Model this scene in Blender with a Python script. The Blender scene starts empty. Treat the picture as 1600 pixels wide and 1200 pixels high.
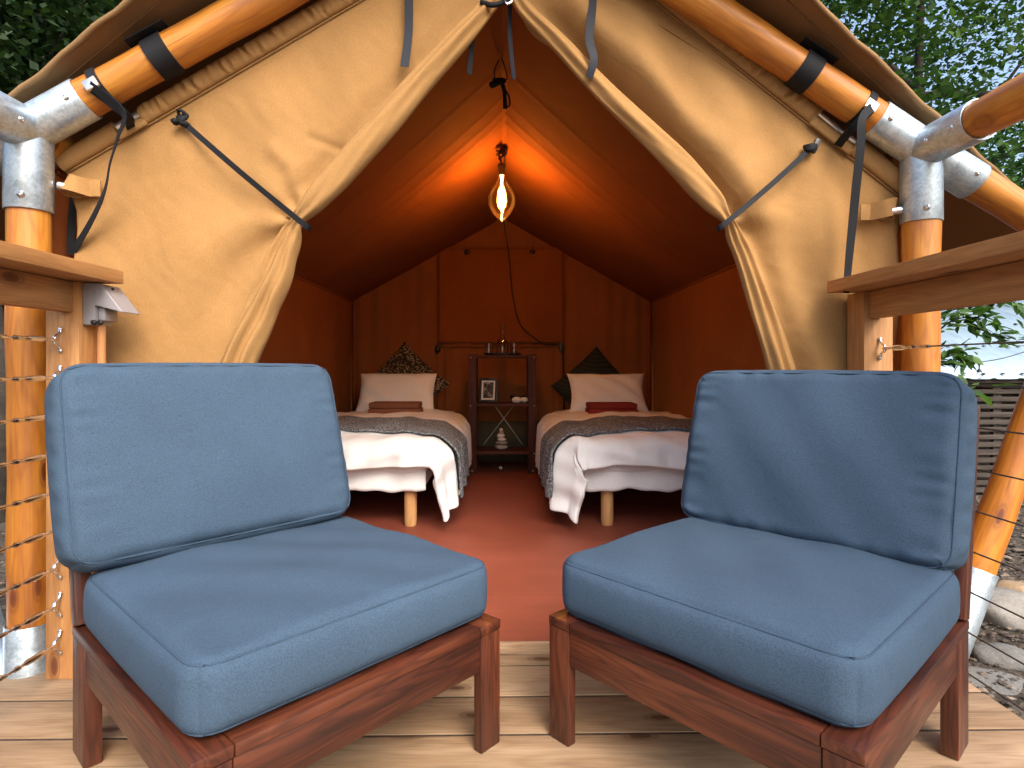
import bpy, bmesh, math, random
import numpy as np
from mathutils import Vector, Matrix, Euler

random.seed(7)
rng = np.random.default_rng(7)
C = bpy.context.scene
COL = C.collection
R = math.radians

# ------------------------------------------------------------------ camera, sky, sun, exposure
EYE = 0.87
YAW = R(0.93)
F = 920.0                       # focal length in photo pixels (photo 1600 wide)
HORIZON = 572.0
cam_d = bpy.data.cameras.new('camera')
cam_d.sensor_width = 36.0
cam_d.lens = 36.0 * F / 1600.0
cam_d.shift_y = -(600.0 - HORIZON) / 1600.0
cam_d.clip_start = 0.02
cam_d.clip_end = 500.0
cam = bpy.data.objects.new('camera', cam_d)
cam.location = (0, 0, EYE)
cam.rotation_euler = (R(90), 0, -YAW)
COL.objects.link(cam)
C.camera = cam

SUN_DIR = Vector((0.30, -0.72, 0.76)).normalized()
world = bpy.data.worlds.new('World')
C.world = world
world.use_nodes = True
wn = world.node_tree.nodes
bg = wn['Background']
sky = wn.new('ShaderNodeTexSky')
sky.sky_type = 'NISHITA'
sky.sun_disc = False
sky.sun_elevation = math.asin(SUN_DIR.z)
sky.sun_rotation = math.atan2(SUN_DIR.x, SUN_DIR.y)
sky.air_density = 1.0
sky.dust_density = 5.0
sky.ozone_density = 1.0
world.node_tree.links.new(sky.outputs[0], bg.inputs[0])
bg.inputs[1].default_value = 0.15

sun_d = bpy.data.lights.new('sun', 'SUN')
sun_d.energy = 1.2
sun_d.angle = R(36)
sun_d.color = (1.0, 0.95, 0.88)
sun = bpy.data.objects.new('sun', sun_d)
sun.rotation_euler = SUN_DIR.to_track_quat('Z', 'Y').to_euler()
sun.location = (3, -4, 8)
COL.objects.link(sun)

C.view_settings.view_transform = 'Standard'
C.view_settings.look = 'None'
C.view_settings.gamma = 1.0
C.view_settings.use_curve_mapping = False
C.view_settings.exposure = 1.42
C.cycles.max_bounces = 10
C.cycles.diffuse_bounces = 6
C.cycles.transparent_max_bounces = 12
C.cycles.use_denoising = True

# ------------------------------------------------------------------ measuring helpers
cY, sY = math.cos(YAW), math.sin(YAW)

def ray(px):
    cx = (px - 800.0) / F
    return cx * cY + sY, cY - cx * sY

def at(px, py, d):
    wx, wy = ray(px)
    return Vector((wx * d, wy * d, EYE + (HORIZON - py) / F * d))

def on_z(px, py, z):
    return at(px, py, (EYE - z) * F / (py - HORIZON))

def on_y(px, py, y0, k=0.0):
    wx, wy = ray(px)
    d = y0 / (wy - k * wx)
    return Vector((wx * d, wy * d, EYE + (HORIZON - py) / F * d))

# ------------------------------------------------------------------ materials
def new_mat(name):
    m = bpy.data.materials.new(name)
    m.use_nodes = True
    nt = m.node_tree
    return m, nt, nt.nodes['Principled BSDF']

def lk(nt, a, b):
    nt.links.new(a, b)

def coords(nt, scale, rnd=True, rot=(0, 0, 0)):
    tc = nt.nodes.new('ShaderNodeTexCoord')
    mp = nt.nodes.new('ShaderNodeMapping')
    mp.inputs['Scale'].default_value = scale
    mp.inputs['Rotation'].default_value = rot
    if rnd:
        oi = nt.nodes.new('ShaderNodeObjectInfo')
        mu = nt.nodes.new('ShaderNodeMath'); mu.operation = 'MULTIPLY'; mu.inputs[1].default_value = 37.0
        lk(nt, oi.outputs['Random'], mu.inputs[0])
        ad = nt.nodes.new('ShaderNodeVectorMath'); ad.operation = 'ADD'
        lk(nt, tc.outputs['Object'], ad.inputs[0]); lk(nt, mu.outputs[0], ad.inputs[1])
        lk(nt, ad.outputs[0], mp.inputs['Vector'])
    else:
        lk(nt, tc.outputs['Object'], mp.inputs['Vector'])
    return mp.outputs[0]

def noise(nt, vec, scale=1.0, detail=4.0, rough=0.55, dist=0.0):
    n = nt.nodes.new('ShaderNodeTexNoise')
    n.inputs['Scale'].default_value = scale
    n.inputs['Detail'].default_value = detail
    n.inputs['Roughness'].default_value = rough
    n.inputs['Distortion'].default_value = dist
    lk(nt, vec, n.inputs['Vector'])
    return n.outputs['Fac']

def ramp(nt, fac, stops):
    r = nt.nodes.new('ShaderNodeValToRGB')
    els = r.color_ramp.elements
    while len(els) < len(stops):
        els.new(0.5)
    for e, (p, c) in zip(els, stops):
        e.position = p
        e.color = (*c, 1) if len(c) == 3 else c
    lk(nt, fac, r.inputs[0])
    return r.outputs[0]

def mixc(nt, fac, a, b, mode='MIX'):
    m = nt.nodes.new('ShaderNodeMix'); m.data_type = 'RGBA'; m.blend_type = mode
    if hasattr(fac, 'links'): lk(nt, fac, m.inputs[0])
    else: m.inputs[0].default_value = fac
    for v, i in ((a, 6), (b, 7)):
        if hasattr(v, 'links'): lk(nt, v, m.inputs[i])
        else: m.inputs[i].default_value = (*v, 1)
    return m.outputs[2]

def bump(nt, bsdf, h, strength=0.3, dist=0.01, prev=None):
    b = nt.nodes.new('ShaderNodeBump')
    b.inputs['Strength'].default_value = strength
    b.inputs['Distance'].default_value = dist
    lk(nt, h, b.inputs['Height'])
    if prev is not None: lk(nt, prev, b.inputs['Normal'])
    lk(nt, b.outputs[0], bsdf.inputs['Normal'])
    return b.outputs[0]

def wood(name, dark, mid, light, rough=0.5, coat=0.0, knots=0.0, grain=22.0, knot_col=(0.05, 0.015, 0.004), bstr=0.25, tone=0.25, pale=None, rings=0.45, board_var=0.0):
    """grain runs along the local x axis of every piece"""
    m, nt, bs = new_mat(name)
    # warp field: grain lines swell round the knots
    v0 = coords(nt, (1.6, 5.0, 5.0))
    warp = noise(nt, v0, 1.0, 2, 0.5)
    col = None
    v3 = coords(nt, (3.4, 9.0, 9.0))
    s3 = nt.nodes.new('ShaderNodeSeparateXYZ'); lk(nt, v3, s3.inputs[0])
    yz = nt.nodes.new('ShaderNodeMath'); yz.operation = 'MULTIPLY_ADD'; yz.inputs[1].default_value = 0.83
    lk(nt, s3.outputs[2], yz.inputs[0]); lk(nt, s3.outputs[1], yz.inputs[2])
    c3 = nt.nodes.new('ShaderNodeCombineXYZ'); lk(nt, s3.outputs[0], c3.inputs[0]); lk(nt, yz.outputs[0], c3.inputs[1])
    vo = nt.nodes.new('ShaderNodeTexVoronoi'); vo.voronoi_dimensions = '2D'; vo.inputs['Scale'].default_value = 1.0
    lk(nt, c3.outputs[0], vo.inputs['Vector'])
    # fine fibres
    v2 = coords(nt, (7.0, 190.0, 190.0))
    n2 = noise(nt, v2, 1.0, 3, 0.6)
    # growth lines
    v1 = coords(nt, (0.7, grain, grain))
    wvn = nt.nodes.new('ShaderNodeTexNoise')
    wvn.inputs['Scale'].default_value = 1.0; wvn.inputs['Detail'].default_value = 1.0
    lk(nt, v1, wvn.inputs['Vector'])
    mu = nt.nodes.new('ShaderNodeMath'); mu.operation = 'MULTIPLY_ADD'; mu.inputs[1].default_value = 46.0
    lk(nt, wvn.outputs['Fac'], mu.inputs[0])
    w2 = nt.nodes.new('ShaderNodeMath'); w2.operation = 'MULTIPLY'; w2.inputs[1].default_value = 9.0
    lk(nt, warp, w2.inputs[0])
    kw = nt.nodes.new('ShaderNodeMath'); kw.operation = 'MULTIPLY_ADD'; kw.inputs[1].default_value = 14.0
    lk(nt, vo.outputs['Distance'], kw.inputs[0]); lk(nt, w2.outputs[0], kw.inputs[2])
    lk(nt, kw.outputs[0], mu.inputs[2])
    sn = nt.nodes.new('ShaderNodeMath'); sn.operation = 'SINE'; lk(nt, mu.outputs[0], sn.inputs[0])
    sm = nt.nodes.new('ShaderNodeMath'); sm.operation = 'MULTIPLY_ADD'; sm.inputs[1].default_value = 0.5; sm.inputs[2].default_value = 0.5
    lk(nt, sn.outputs[0], sm.inputs[0])
    v5 = coords(nt, (1.6, grain * 0.8, grain * 0.8))
    n1 = noise(nt, v5, 1.0, 4, 0.62, 0.4)
    col = ramp(nt, n1, [(0.28, dark), (0.5, mid), (0.72, light)])
    lines = ramp(nt, sm.outputs[0], [(0.0, tuple(d / max(m_, 1e-4) for d, m_ in zip(dark, mid))), (0.35, (0.93, 0.92, 0.90)), (0.8, (1.0, 1.0, 1.0)), (1.0, (1.08, 1.08, 1.08))])
    col = mixc(nt, rings, col, mixc(nt, 1.0, col, lines, 'MULTIPLY'))
    col = mixc(nt, 0.45, col, mixc(nt, 1.0, col, ramp(nt, n2, [(0.3, (0.62, 0.60, 0.58)), (0.62, (1.08, 1.08, 1.08))]), 'MULTIPLY'))
    v4 = coords(nt, (1.4, 4.0, 4.0))
    n4 = noise(nt, v4, 1.0, 3, 0.55)
    col = mixc(nt, tone, col, mixc(nt, 1.0, col, ramp(nt, n4, [(0.32, (0.45, 0.40, 0.36)), (0.66, (1.25, 1.22, 1.18))]), 'MULTIPLY'))
    if knots > 0:
        k = ramp(nt, vo.outputs['Distance'], [(0.0, (1, 1, 1)), (0.075, (0.9, 0.9, 0.9)), (0.105, (0.35, 0.35, 0.35)), (0.13, (0.55, 0.55, 0.55)), (0.17, (0.12, 0.12, 0.12)), (0.34, (0, 0, 0))])
        sp = nt.nodes.new('ShaderNodeSeparateColor'); lk(nt, vo.outputs['Color'], sp.inputs[0])
        sel = ramp(nt, sp.outputs[0], [(0.0, (0, 0, 0)), (1 - knots - 0.01, (0, 0, 0)), (1 - knots, (1, 1, 1))])
        kk = mixc(nt, 1.0, k, sel, 'MULTIPLY')
        col = mixc(nt, kk, col, knot_col)
    if knots > 0:
        v6 = coords(nt, (1.1, 46.0, 46.0))
        n6 = noise(nt, v6, 1.0, 2, 0.5, 0.3)
        crack = ramp(nt, n6, [(0.0, (0.55, 0.55, 0.55)), (0.275, (0.55, 0.55, 0.55)), (0.30, (0, 0, 0))])
        col = mixc(nt, crack, col, knot_col)
    if pale is not None:
        oi = nt.nodes.new('ShaderNodeObjectInfo')
        rr = ramp(nt, oi.outputs['Random'], [(0.0, (0.74, 0.71, 0.68)), (0.5, (1, 1, 1)), (1.0, pale)])
        col = mixc(nt, 1.0, col, rr, 'MULTIPLY')
    lk(nt, col, bs.inputs['Base Color'])
    lk(nt, ramp(nt, n2, [(0.3, (min(1, rough + 0.12),) * 3), (0.7, (max(0.1, rough - 0.06),) * 3)]), bs.inputs['Roughness'])
    if coat:
        bs.inputs['Coat Weight'].default_value = coat
        bs.inputs['Coat Roughness'].default_value = 0.22
    bump(nt, bs, n2, bstr, 0.002)
    return m

def fabric(name, col, var=0.12, weave=900.0, rough=0.9, bstr=0.25, transl=0.0, tcol=None, wrinkle=0.0, sheen=0.0):
    m, nt, bs = new_mat(name)
    v = coords(nt, (1, 1, 1), rnd=True)
    n1 = noise(nt, v, 3.0, 4, 0.6)
    c = ramp(nt, n1, [(0.3, tuple(x * (1 - var) for x in col)), (0.7, tuple(min(1, x * (1 + var)) for x in col))])
    n2 = noise(nt, v, weave, 1, 0.5)
    c = mixc(nt, 0.5, c, mixc(nt, 1.0, c, ramp(nt, n2, [(0.3, (0.42, 0.42, 0.42)), (0.7, (1.0, 1.0, 1.0))]), 'MULTIPLY'))
    lk(nt, c, bs.inputs['Base Color'])
    bs.inputs['Roughness'].default_value = rough
    bs.inputs['Specular IOR Level'].default_value = 0.2
    if sheen:
        bs.inputs['Sheen Weight'].default_value = sheen
    nb = bump(nt, bs, n2, bstr, 0.001)
    if wrinkle:
        n3 = noise(nt, v, 9.0, 4, 0.55, 0.8)
        nb = bump(nt, bs, n3, wrinkle, 0.02, nb)
    if transl:
        out = nt.nodes['Material Output']
        t = nt.nodes.new('ShaderNodeBsdfTranslucent')
        t.inputs['Color'].default_value = (*(tcol or col), 1)
        ms = nt.nodes.new('ShaderNodeMixShader'); ms.inputs[0].default_value = transl
        lk(nt, bs.outputs[0], ms.inputs[1]); lk(nt, t.outputs[0], ms.inputs[2])
        lk(nt, ms.outputs[0], out.inputs[0])
    return m

def plain(name, col, rough=0.5, metal=0.0, var=0.1, scale=20.0, bstr=0.0):
    m, nt, bs = new_mat(name)
    v = coords(nt, (1, 1, 1))
    n1 = noise(nt, v, scale, 4, 0.6)
    c = ramp(nt, n1, [(0.3, tuple(x * (1 - var) for x in col)), (0.7, tuple(min(1, x * (1 + var)) for x in col))])
    lk(nt, c, bs.inputs['Base Color'])
    bs.inputs['Roughness'].default_value = rough
    bs.inputs['Metallic'].default_value = metal
    if bstr: bump(nt, bs, n1, bstr, 0.005)
    return m

M = {}
M['pole'] = wood('varnished_pole_wood', (0.30, 0.092, 0.009), (0.45, 0.165, 0.015), (0.57, 0.255, 0.032), rough=0.5, coat=0.18, knots=0.30, grain=16, knot_col=(0.12, 0.026, 0.005), bstr=0.15, tone=0.4, rings=0.5)
M['deck'] = wood('deck_board_wood', (0.225, 0.140, 0.074), (0.31, 0.207, 0.120), (0.375, 0.265, 0.165), rough=0.68, knots=0.62, grain=15, knot_col=(0.075, 0.028, 0.010), bstr=0.4, tone=0.28, pale=(1.14, 1.13, 1.12), rings=0.42)
M['cedar'] = wood('cedar_rail_wood', (0.35, 0.150, 0.045), (0.45, 0.212, 0.070), (0.52, 0.27, 0.10), rough=0.62, knots=0.26, grain=18, knot_col=(0.13, 0.038, 0.012), tone=0.3, rings=0.45)
M['chair'] = wood('red_brown_chair_wood', (0.027, 0.007, 0.004), (0.074, 0.0185, 0.0085), (0.145, 0.041, 0.0165), rough=0.40, coat=0.15, grain=24, bstr=0.2, tone=0.55, rings=0.6)
M['shelf'] = wood('dark_shelf_wood', (0.035, 0.010, 0.007), (0.065, 0.019, 0.012), (0.10, 0.03, 0.018), rough=0.5, grain=30)
M['shelf'].node_tree.nodes['Principled BSDF'].inputs['Specular IOR Level'].default_value = 0.15
M['bedleg'] = wood('bed_leg_wood', (0.38, 0.19, 0.07), (0.50, 0.27, 0.11), (0.60, 0.35, 0.15), rough=0.5, coat=0.1, grain=22)
M['slat'] = wood('weathered_slat_wood', (0.022, 0.016, 0.012), (0.044, 0.034, 0.027), (0.08, 0.064, 0.053), rough=0.85, grain=24)
M['bark'] = wood('tree_bark', (0.012, 0.009, 0.006), (0.026, 0.020, 0.014), (0.048, 0.038, 0.028), rough=0.9, grain=9, bstr=0.8)

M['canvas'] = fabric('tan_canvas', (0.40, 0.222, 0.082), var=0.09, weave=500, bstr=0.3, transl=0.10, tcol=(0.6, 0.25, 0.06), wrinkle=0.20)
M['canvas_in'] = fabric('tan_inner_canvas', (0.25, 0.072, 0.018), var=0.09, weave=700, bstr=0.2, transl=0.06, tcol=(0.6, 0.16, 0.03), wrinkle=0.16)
M['fly'] = fabric('tan_fly_canvas', (0.26, 0.155, 0.07), var=0.08, weave=700, bstr=0.2, transl=0.10, tcol=(0.5, 0.25, 0.09), wrinkle=0.06)
M['blue'] = fabric('slate_blue_fabric', (0.049, 0.084, 0.132), var=0.08, weave=360, bstr=0.5, wrinkle=0.12)
M['blue_seam'] = fabric('slate_blue_seam', (0.042, 0.073, 0.116), var=0.06, weave=520, bstr=0.3)
M['white_cloth'] = fabric('white_bed_linen', (0.85, 0.85, 0.86), var=0.02, weave=900, bstr=0.08, wrinkle=0.12)
M['mattress'] = fabric('mattress_sheet', (0.83, 0.83, 0.84), var=0.02, weave=900, bstr=0.08, wrinkle=0.1)
M['towel'] = fabric('brown_towel', (0.25, 0.10, 0.055), var=0.1, weave=250, bstr=0.6)
M['towel_red'] = fabric('red_towel', (0.24, 0.03, 0.022), var=0.1, weave=250, bstr=0.6)
M['webbing'] = fabric('black_webbing', (0.012, 0.013, 0.016), var=0.2, weave=600, rough=0.7, bstr=0.4)
M['webbing_blue'] = fabric('dark_blue_tape', (0.022, 0.026, 0.036), var=0.2, weave=600, rough=0.6, bstr=0.4)
M['skirt'] = fabric('dark_olive_groundsheet', (0.075, 0.062, 0.035), var=0.35, weave=120, bstr=0.4)
M['black'] = plain('black_plastic', (0.012, 0.012, 0.013), 0.45)
M['grey_box'] = plain('grey_cast_metal', (0.30, 0.29, 0.31), 0.45, 0.25, 0.06)
M['steel'] = plain('stainless_steel', (0.70, 0.73, 0.77), 0.16, 1.0, 0.05)
M['cable'] = plain('steel_cable', (0.09, 0.085, 0.08), 0.5, 0.5, 0.1)
M['bolt'] = plain('zinc_bolt', (0.62, 0.62, 0.62), 0.3, 1.0, 0.1)
M['pole_silver'] = plain('aluminium_tube', (0.75, 0.76, 0.78), 0.28, 0.9, 0.04)
m, nt, bs = new_mat('red_painted_plywood')
v = coords(nt, (1, 1, 1), rnd=False)
n1 = noise(nt, v, 2.5, 5, 0.6)
v2 = coords(nt, (90, 2.5, 90), rnd=False)
n2 = noise(nt, v2, 1.0, 4, 0.6)
n3 = noise(nt, v, 38, 3, 0.7)
col = ramp(nt, n1, [(0.3, (0.175, 0.042, 0.023)), (0.7, (0.235, 0.058, 0.032))])
col = mixc(nt, 0.5, col, mixc(nt, 1.0, col, ramp(nt, n2, [(0.3, (0.72, 0.70, 0.68)), (0.7, (1.1, 1.1, 1.1))]), 'MULTIPLY'))
col = mixc(nt, ramp(nt, n3, [(0.70, (0, 0, 0)), (0.80, (0.35, 0.35, 0.35))]), col, (0.36, 0.20, 0.14))
lk(nt, col, bs.inputs['Base Color'])
lk(nt, ramp(nt, n1, [(0.3, (0.48,) * 3), (0.7, (0.66,) * 3)]), bs.inputs['Roughness'])
bump(nt, bs, n2, 0.25, 0.002)
M['floor'] = m
M['ply_edge'] = wood('plywood_edge', (0.22, 0.13, 0.07), (0.34, 0.22, 0.13), (0.46, 0.32, 0.20), rough=0.8, grain=60)
M['conduit'] = plain('brown_conduit', (0.45, 0.20, 0.07), 0.5)
M['frame_black'] = plain('black_picture_frame', (0.014, 0.012, 0.013), 0.4)
M['paper'] = plain('white_mat_board', (0.7, 0.68, 0.66), 0.8, 0, 0.03)
M['bowl'] = plain('dark_stoneware', (0.02, 0.019, 0.018), 0.45)
M['pebble_w'] = plain('pale_pebble', (0.62, 0.56, 0.50), 0.7, 0, 0.1, 30)
M['pebble_g'] = plain('grey_pebble', (0.26, 0.24, 0.22), 0.7, 0, 0.2, 30)
M['joint_shade'] = plain('dark_joint_shade', (0.050, 0.032, 0.020), 0.95, 0, 0.4, 60)  # dark brown that paints the shade in the deck joints
M['wire'] = plain('brown_cord', (0.03, 0.012, 0.008), 0.6)
M['wire_thin'] = plain('dull_wire', (0.45, 0.38, 0.32), 0.4, 0.7)

# galvanised steel with spangle
m, nt, bs = new_mat('galvanised_steel')
v = coords(nt, (1, 1, 1))
vo = nt.nodes.new('ShaderNodeTexVoronoi'); vo.inputs['Scale'].default_value = 160; lk(nt, v, vo.inputs['Vector'])
n1 = noise(nt, v, 14, 5, 0.65)
c1 = ramp(nt, vo.outputs['Color'], [(0.2, (0.44, 0.53, 0.60)), (0.8, (0.57, 0.66, 0.73))])
c2 = ramp(nt, n1, [(0.33, (0.62, 0.65, 0.69)), (0.55, (1.0, 1.0, 1.0))])
lk(nt, mixc(nt, 0.75, c1, c2, 'MULTIPLY'), bs.inputs['Base Color'])
bs.inputs['Metallic'].default_value = 0.75
lk(nt, ramp(nt, n1, [(0.3, (0.28,) * 3), (0.7, (0.50,) * 3)]), bs.inputs['Roughness'])
bump(nt, bs, n1, 0.08, 0.003)
M['galv'] = m

# throw: salt-and-pepper knit
m, nt, bs = new_mat('grey_knit')
v = coords(nt, (1, 1, 1), rnd=False)
n1 = noise(nt, v, 110, 2, 0.75)
n2 = noise(nt, v, 14, 3, 0.6)
col = ramp(nt, n1, [(0.36, (0.022, 0.025, 0.031)), (0.50, (0.125, 0.13, 0.14)), (0.62, (0.34, 0.35, 0.37))])
col = mixc(nt, 0.5, col, ramp(nt, n2, [(0.3, (0.45, 0.45, 0.45)), (0.7, (1, 1, 1))]), 'MULTIPLY')
lk(nt, col, bs.inputs['Base Color'])
bs.inputs['Roughness'].default_value = 0.95
bump(nt, bs, n1, 0.9, 0.006)
M['knit'] = m

# leopard-like dotted cushion
m, nt, bs = new_mat('spotted_cushion_cloth')
v = coords(nt, (1, 1, 1), rnd=False)
vo = nt.nodes.new('ShaderNodeTexVoronoi'); vo.inputs['Scale'].default_value = 62; lk(nt, v, vo.inputs['Vector'])
n1 = noise(nt, v, 90, 2, 0.6)
col = ramp(nt, vo.outputs['Distance'], [(0.0, (0.10, 0.06, 0.035)), (0.22, (0.38, 0.27, 0.17)), (0.40, (0.40, 0.29, 0.19)), (0.48, (0.012, 0.008, 0.006))])
col = mixc(nt, ramp(nt, n1, [(0.45, (0, 0, 0)), (0.6, (1, 1, 1))]), col, (0.014, 0.010, 0.008))
lk(nt, col, bs.inputs['Base Color']); bs.inputs['Roughness'].default_value = 0.9
M['leopard'] = m

# dark striped cushion
m, nt, bs = new_mat('striped_cushion_cloth')
v = coords(nt, (1, 1, 1), rnd=False)
wv = nt.nodes.new('ShaderNodeTexWave'); wv.inputs['Scale'].default_value = 14; wv.inputs['Distortion'].default_value = 1.5
wv.bands_direction = 'DIAGONAL'
lk(nt, v, wv.inputs['Vector'])
lk(nt, ramp(nt, wv.outputs['Fac'], [(0.4, (0.006, 0.007, 0.006)), (0.62, (0.007, 0.011, 0.010)), (0.9, (0.020, 0.020, 0.016))]), bs.inputs['Base Color'])
bs.inputs['Roughness'].default_value = 0.85
M['stripes'] = m

# photo print (abstract)
m, nt, bs = new_mat('photo_print')
v = coords(nt, (1, 1, 1), rnd=False)
n1 = noise(nt, v, 28, 4, 0.6, 1.0)
lk(nt, ramp(nt, n1, [(0.38, (0.01, 0.01, 0.01)), (0.52, (0.05, 0.045, 0.04)), (0.66, (0.30, 0.28, 0.26))]), bs.inputs['Base Color'])
M['print'] = m

# earth with leaf litter / gravel
m, nt, bs = new_mat('earth_and_gravel')
v = coords(nt, (1, 1, 1), rnd=False)
n1 = noise(nt, v, 2.2, 5, 0.65)
vo = nt.nodes.new('ShaderNodeTexVoronoi'); vo.inputs['Scale'].default_value = 42; lk(nt, v, vo.inputs['Vector'])
n2 = noise(nt, v, 60, 3, 0.6)
c1 = ramp(nt, vo.outputs['Color'], [(0.1, (0.032, 0.024, 0.017)), (0.5, (0.066, 0.051, 0.037)), (0.85, (0.11, 0.086, 0.064)), (1.0, (0.18, 0.14, 0.10))])
c2 = ramp(nt, n1, [(0.35, (0.40, 0.37, 0.34)), (0.65, (1, 1, 1))])
lk(nt, mixc(nt, 1.0, c1, c2, 'MULTIPLY'), bs.inputs['Base Color'])
bs.inputs['Roughness'].default_value = 0.95
b1 = bump(nt, bs, vo.outputs['Distance'], 0.6, 0.02)
bump(nt, bs, n2, 0.5, 0.01, b1)
M['earth'] = m

# stone
def stone_mat(name, a, b):
    m, nt, bs = new_mat(name)
    v = coords(nt, (1, 1, 1))
    n1 = noise(nt, v, 6, 6, 0.65); n2 = noise(nt, v, 90, 3, 0.6)
    col = ramp(nt, n1, [(0.3, a), (0.7, b)])
    col = mixc(nt, 0.5, col, ramp(nt, n2, [(0.35, (0.55, 0.55, 0.55)), (0.65, (1, 1, 1))]), 'MULTIPLY')
    lk(nt, col, bs.inputs['Base Color']); bs.inputs['Roughness'].default_value = 0.85
    bump(nt, bs, n2, 0.5, 0.006)
    return m
M['stone'] = stone_mat('grey_field_stone', (0.13, 0.122, 0.11), (0.25, 0.237, 0.215))
M['stone_tan'] = stone_mat('tan_field_stone', (0.22, 0.145, 0.08), (0.35, 0.255, 0.155))
M['stone_dark'] = stone_mat('dark_field_stone', (0.09, 0.09, 0.085), (0.20, 0.195, 0.185))

# pebbles: random per island
m, nt, bs = new_mat('mixed_gravel')
ge = nt.nodes.new('ShaderNodeNewGeometry')
lk(nt, ramp(nt, ge.outputs['Random Per Island'], [(0.0, (0.028, 0.021, 0.015)), (0.5, (0.075, 0.057, 0.042)), (0.85, (0.13, 0.10, 0.073)), (1.0, (0.24, 0.185, 0.14))]), bs.inputs['Base Color'])
bs.inputs['Roughness'].default_value = 0.85
M['gravel'] = m

# metal roof sheet
m, nt, bs = new_mat('pale_metal_sheet')
v = coords(nt, (1, 1, 1), rnd=False)
n1 = noise(nt, v, 3.0, 5, 0.6)
lk(nt, ramp(nt, n1, [(0.3, (0.19, 0.275, 0.35)), (0.7, (0.27, 0.36, 0.44))]), bs.inputs['Base Color'])
bs.inputs['Roughness'].default_value = 0.4; bs.inputs['Metallic'].default_value = 0.05
M['tin'] = m

def leaf_mat(name, a, b, c, tr=0.35):
    m, nt, bs = new_mat(name)
    ge = nt.nodes.new('ShaderNodeNewGeometry')
    oi = nt.nodes.new('ShaderNodeObjectInfo')
    ad = nt.nodes.new('ShaderNodeMath'); ad.operation = 'ADD'
    lk(nt, ge.outputs['Random Per Island'], ad.inputs[0]); lk(nt, oi.outputs['Random'], ad.inputs[1])
    fr = nt.nodes.new('ShaderNodeMath'); fr.operation = 'FRACT'; lk(nt, ad.outputs[0], fr.inputs[0])
    col = ramp(nt, fr.outputs[0], [(0.0, a), (0.55, b), (1.0, c)])
    lk(nt, col, bs.inputs['Base Color']); bs.inputs['Roughness'].default_value = 0.6; bs.inputs['Specular IOR Level'].default_value = 0.25
    out = nt.nodes['Material Output']
    t = nt.nodes.new('ShaderNodeBsdfTranslucent')
    lk(nt, mixc(nt, 1.0, col, (1.0, 1.15, 0.5), 'MULTIPLY'), t.inputs['Color'])
    ms = nt.nodes.new('ShaderNodeMixShader'); ms.inputs[0].default_value = tr
    lk(nt, bs.outputs[0], ms.inputs[1]); lk(nt, t.outputs[0], ms.inputs[2]); lk(nt, ms.outputs[0], out.inputs[0])
    return m
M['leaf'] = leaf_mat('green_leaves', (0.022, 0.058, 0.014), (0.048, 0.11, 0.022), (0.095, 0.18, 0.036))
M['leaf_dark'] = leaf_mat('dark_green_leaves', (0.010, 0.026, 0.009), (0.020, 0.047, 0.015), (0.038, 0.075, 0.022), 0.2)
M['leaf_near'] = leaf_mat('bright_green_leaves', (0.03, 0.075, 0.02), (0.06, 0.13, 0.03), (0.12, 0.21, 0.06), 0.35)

# thin glass
def thin_glass(name, tint, refl=0.12, rough=0.03):
    m, nt, bs = new_mat(name)
    out = nt.nodes['Material Output']
    tr = nt.nodes.new('ShaderNodeBsdfTransparent'); tr.inputs[0].default_value = (*tint, 1)
    gl = nt.nodes.new('ShaderNodeBsdfGlossy'); gl.inputs['Roughness'].default_value = rough
    lw = nt.nodes.new('ShaderNodeLayerWeight'); lw.inputs[0].default_value = 0.25
    mu = nt.nodes.new('ShaderNodeMath'); mu.operation = 'MULTIPLY_ADD'; mu.inputs[1].default_value = 0.6; mu.inputs[2].default_value = refl * 0.3
    lk(nt, lw.outputs['Fresnel'], mu.inputs[0])
    ms = nt.nodes.new('ShaderNodeMixShader')
    lk(nt, mu.outputs[0], ms.inputs[0]); lk(nt, tr.outputs[0], ms.inputs[1]); lk(nt, gl.outputs[0], ms.inputs[2])
    lk(nt, ms.outputs[0], out.inputs[0])
    return m
M['amber'] = thin_glass('amber_glass', (1.0, 0.78, 0.46), 0.35, 0.06)
M['glass'] = thin_glass('clear_glass', (0.95, 0.95, 0.95))

m, nt, bs = new_mat('glowing_filament')
bs.inputs['Base Color'].default_value = (1, 0.6, 0.2, 1)
bs.inputs['Emission Color'].default_value = (1.0, 0.60, 0.20, 1)
bs.inputs['Emission Strength'].default_value = 40.0
M['filament'] = m

# ------------------------------------------------------------------ object helpers
ROOTM = {}

def root(name, label, cat, loc=(0, 0, 0), rz=0.0, group=None, kind=None):
    o = bpy.data.objects.new(name, None)
    o.empty_display_size = 0.1
    o.location = loc
    o.rotation_euler = (0, 0, rz)
    COL.objects.link(o)
    ROOTM[o.name] = Matrix.Translation(Vector(loc)) @ Matrix.Rotation(rz, 4, 'Z')
    tag(o, label, cat, group, kind)
    return o

def tag(o, label=None, cat=None, group=None, kind=None):
    if label: o['label'] = label
    if cat: o['category'] = cat
    if group: o['group'] = group
    if kind: o['kind'] = kind
    return o

def put(o, parent, mw=None):
    """link o at world matrix mw under parent"""
    COL.objects.link(o)
    mw = mw or Matrix.Identity(4)
    o.matrix_basis = mw
    ROOTM[o.name] = mw.copy()
    if parent is not None:
        o.parent = parent
        o.matrix_parent_inverse = ROOTM[parent.name].inverted()
    return o

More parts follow.
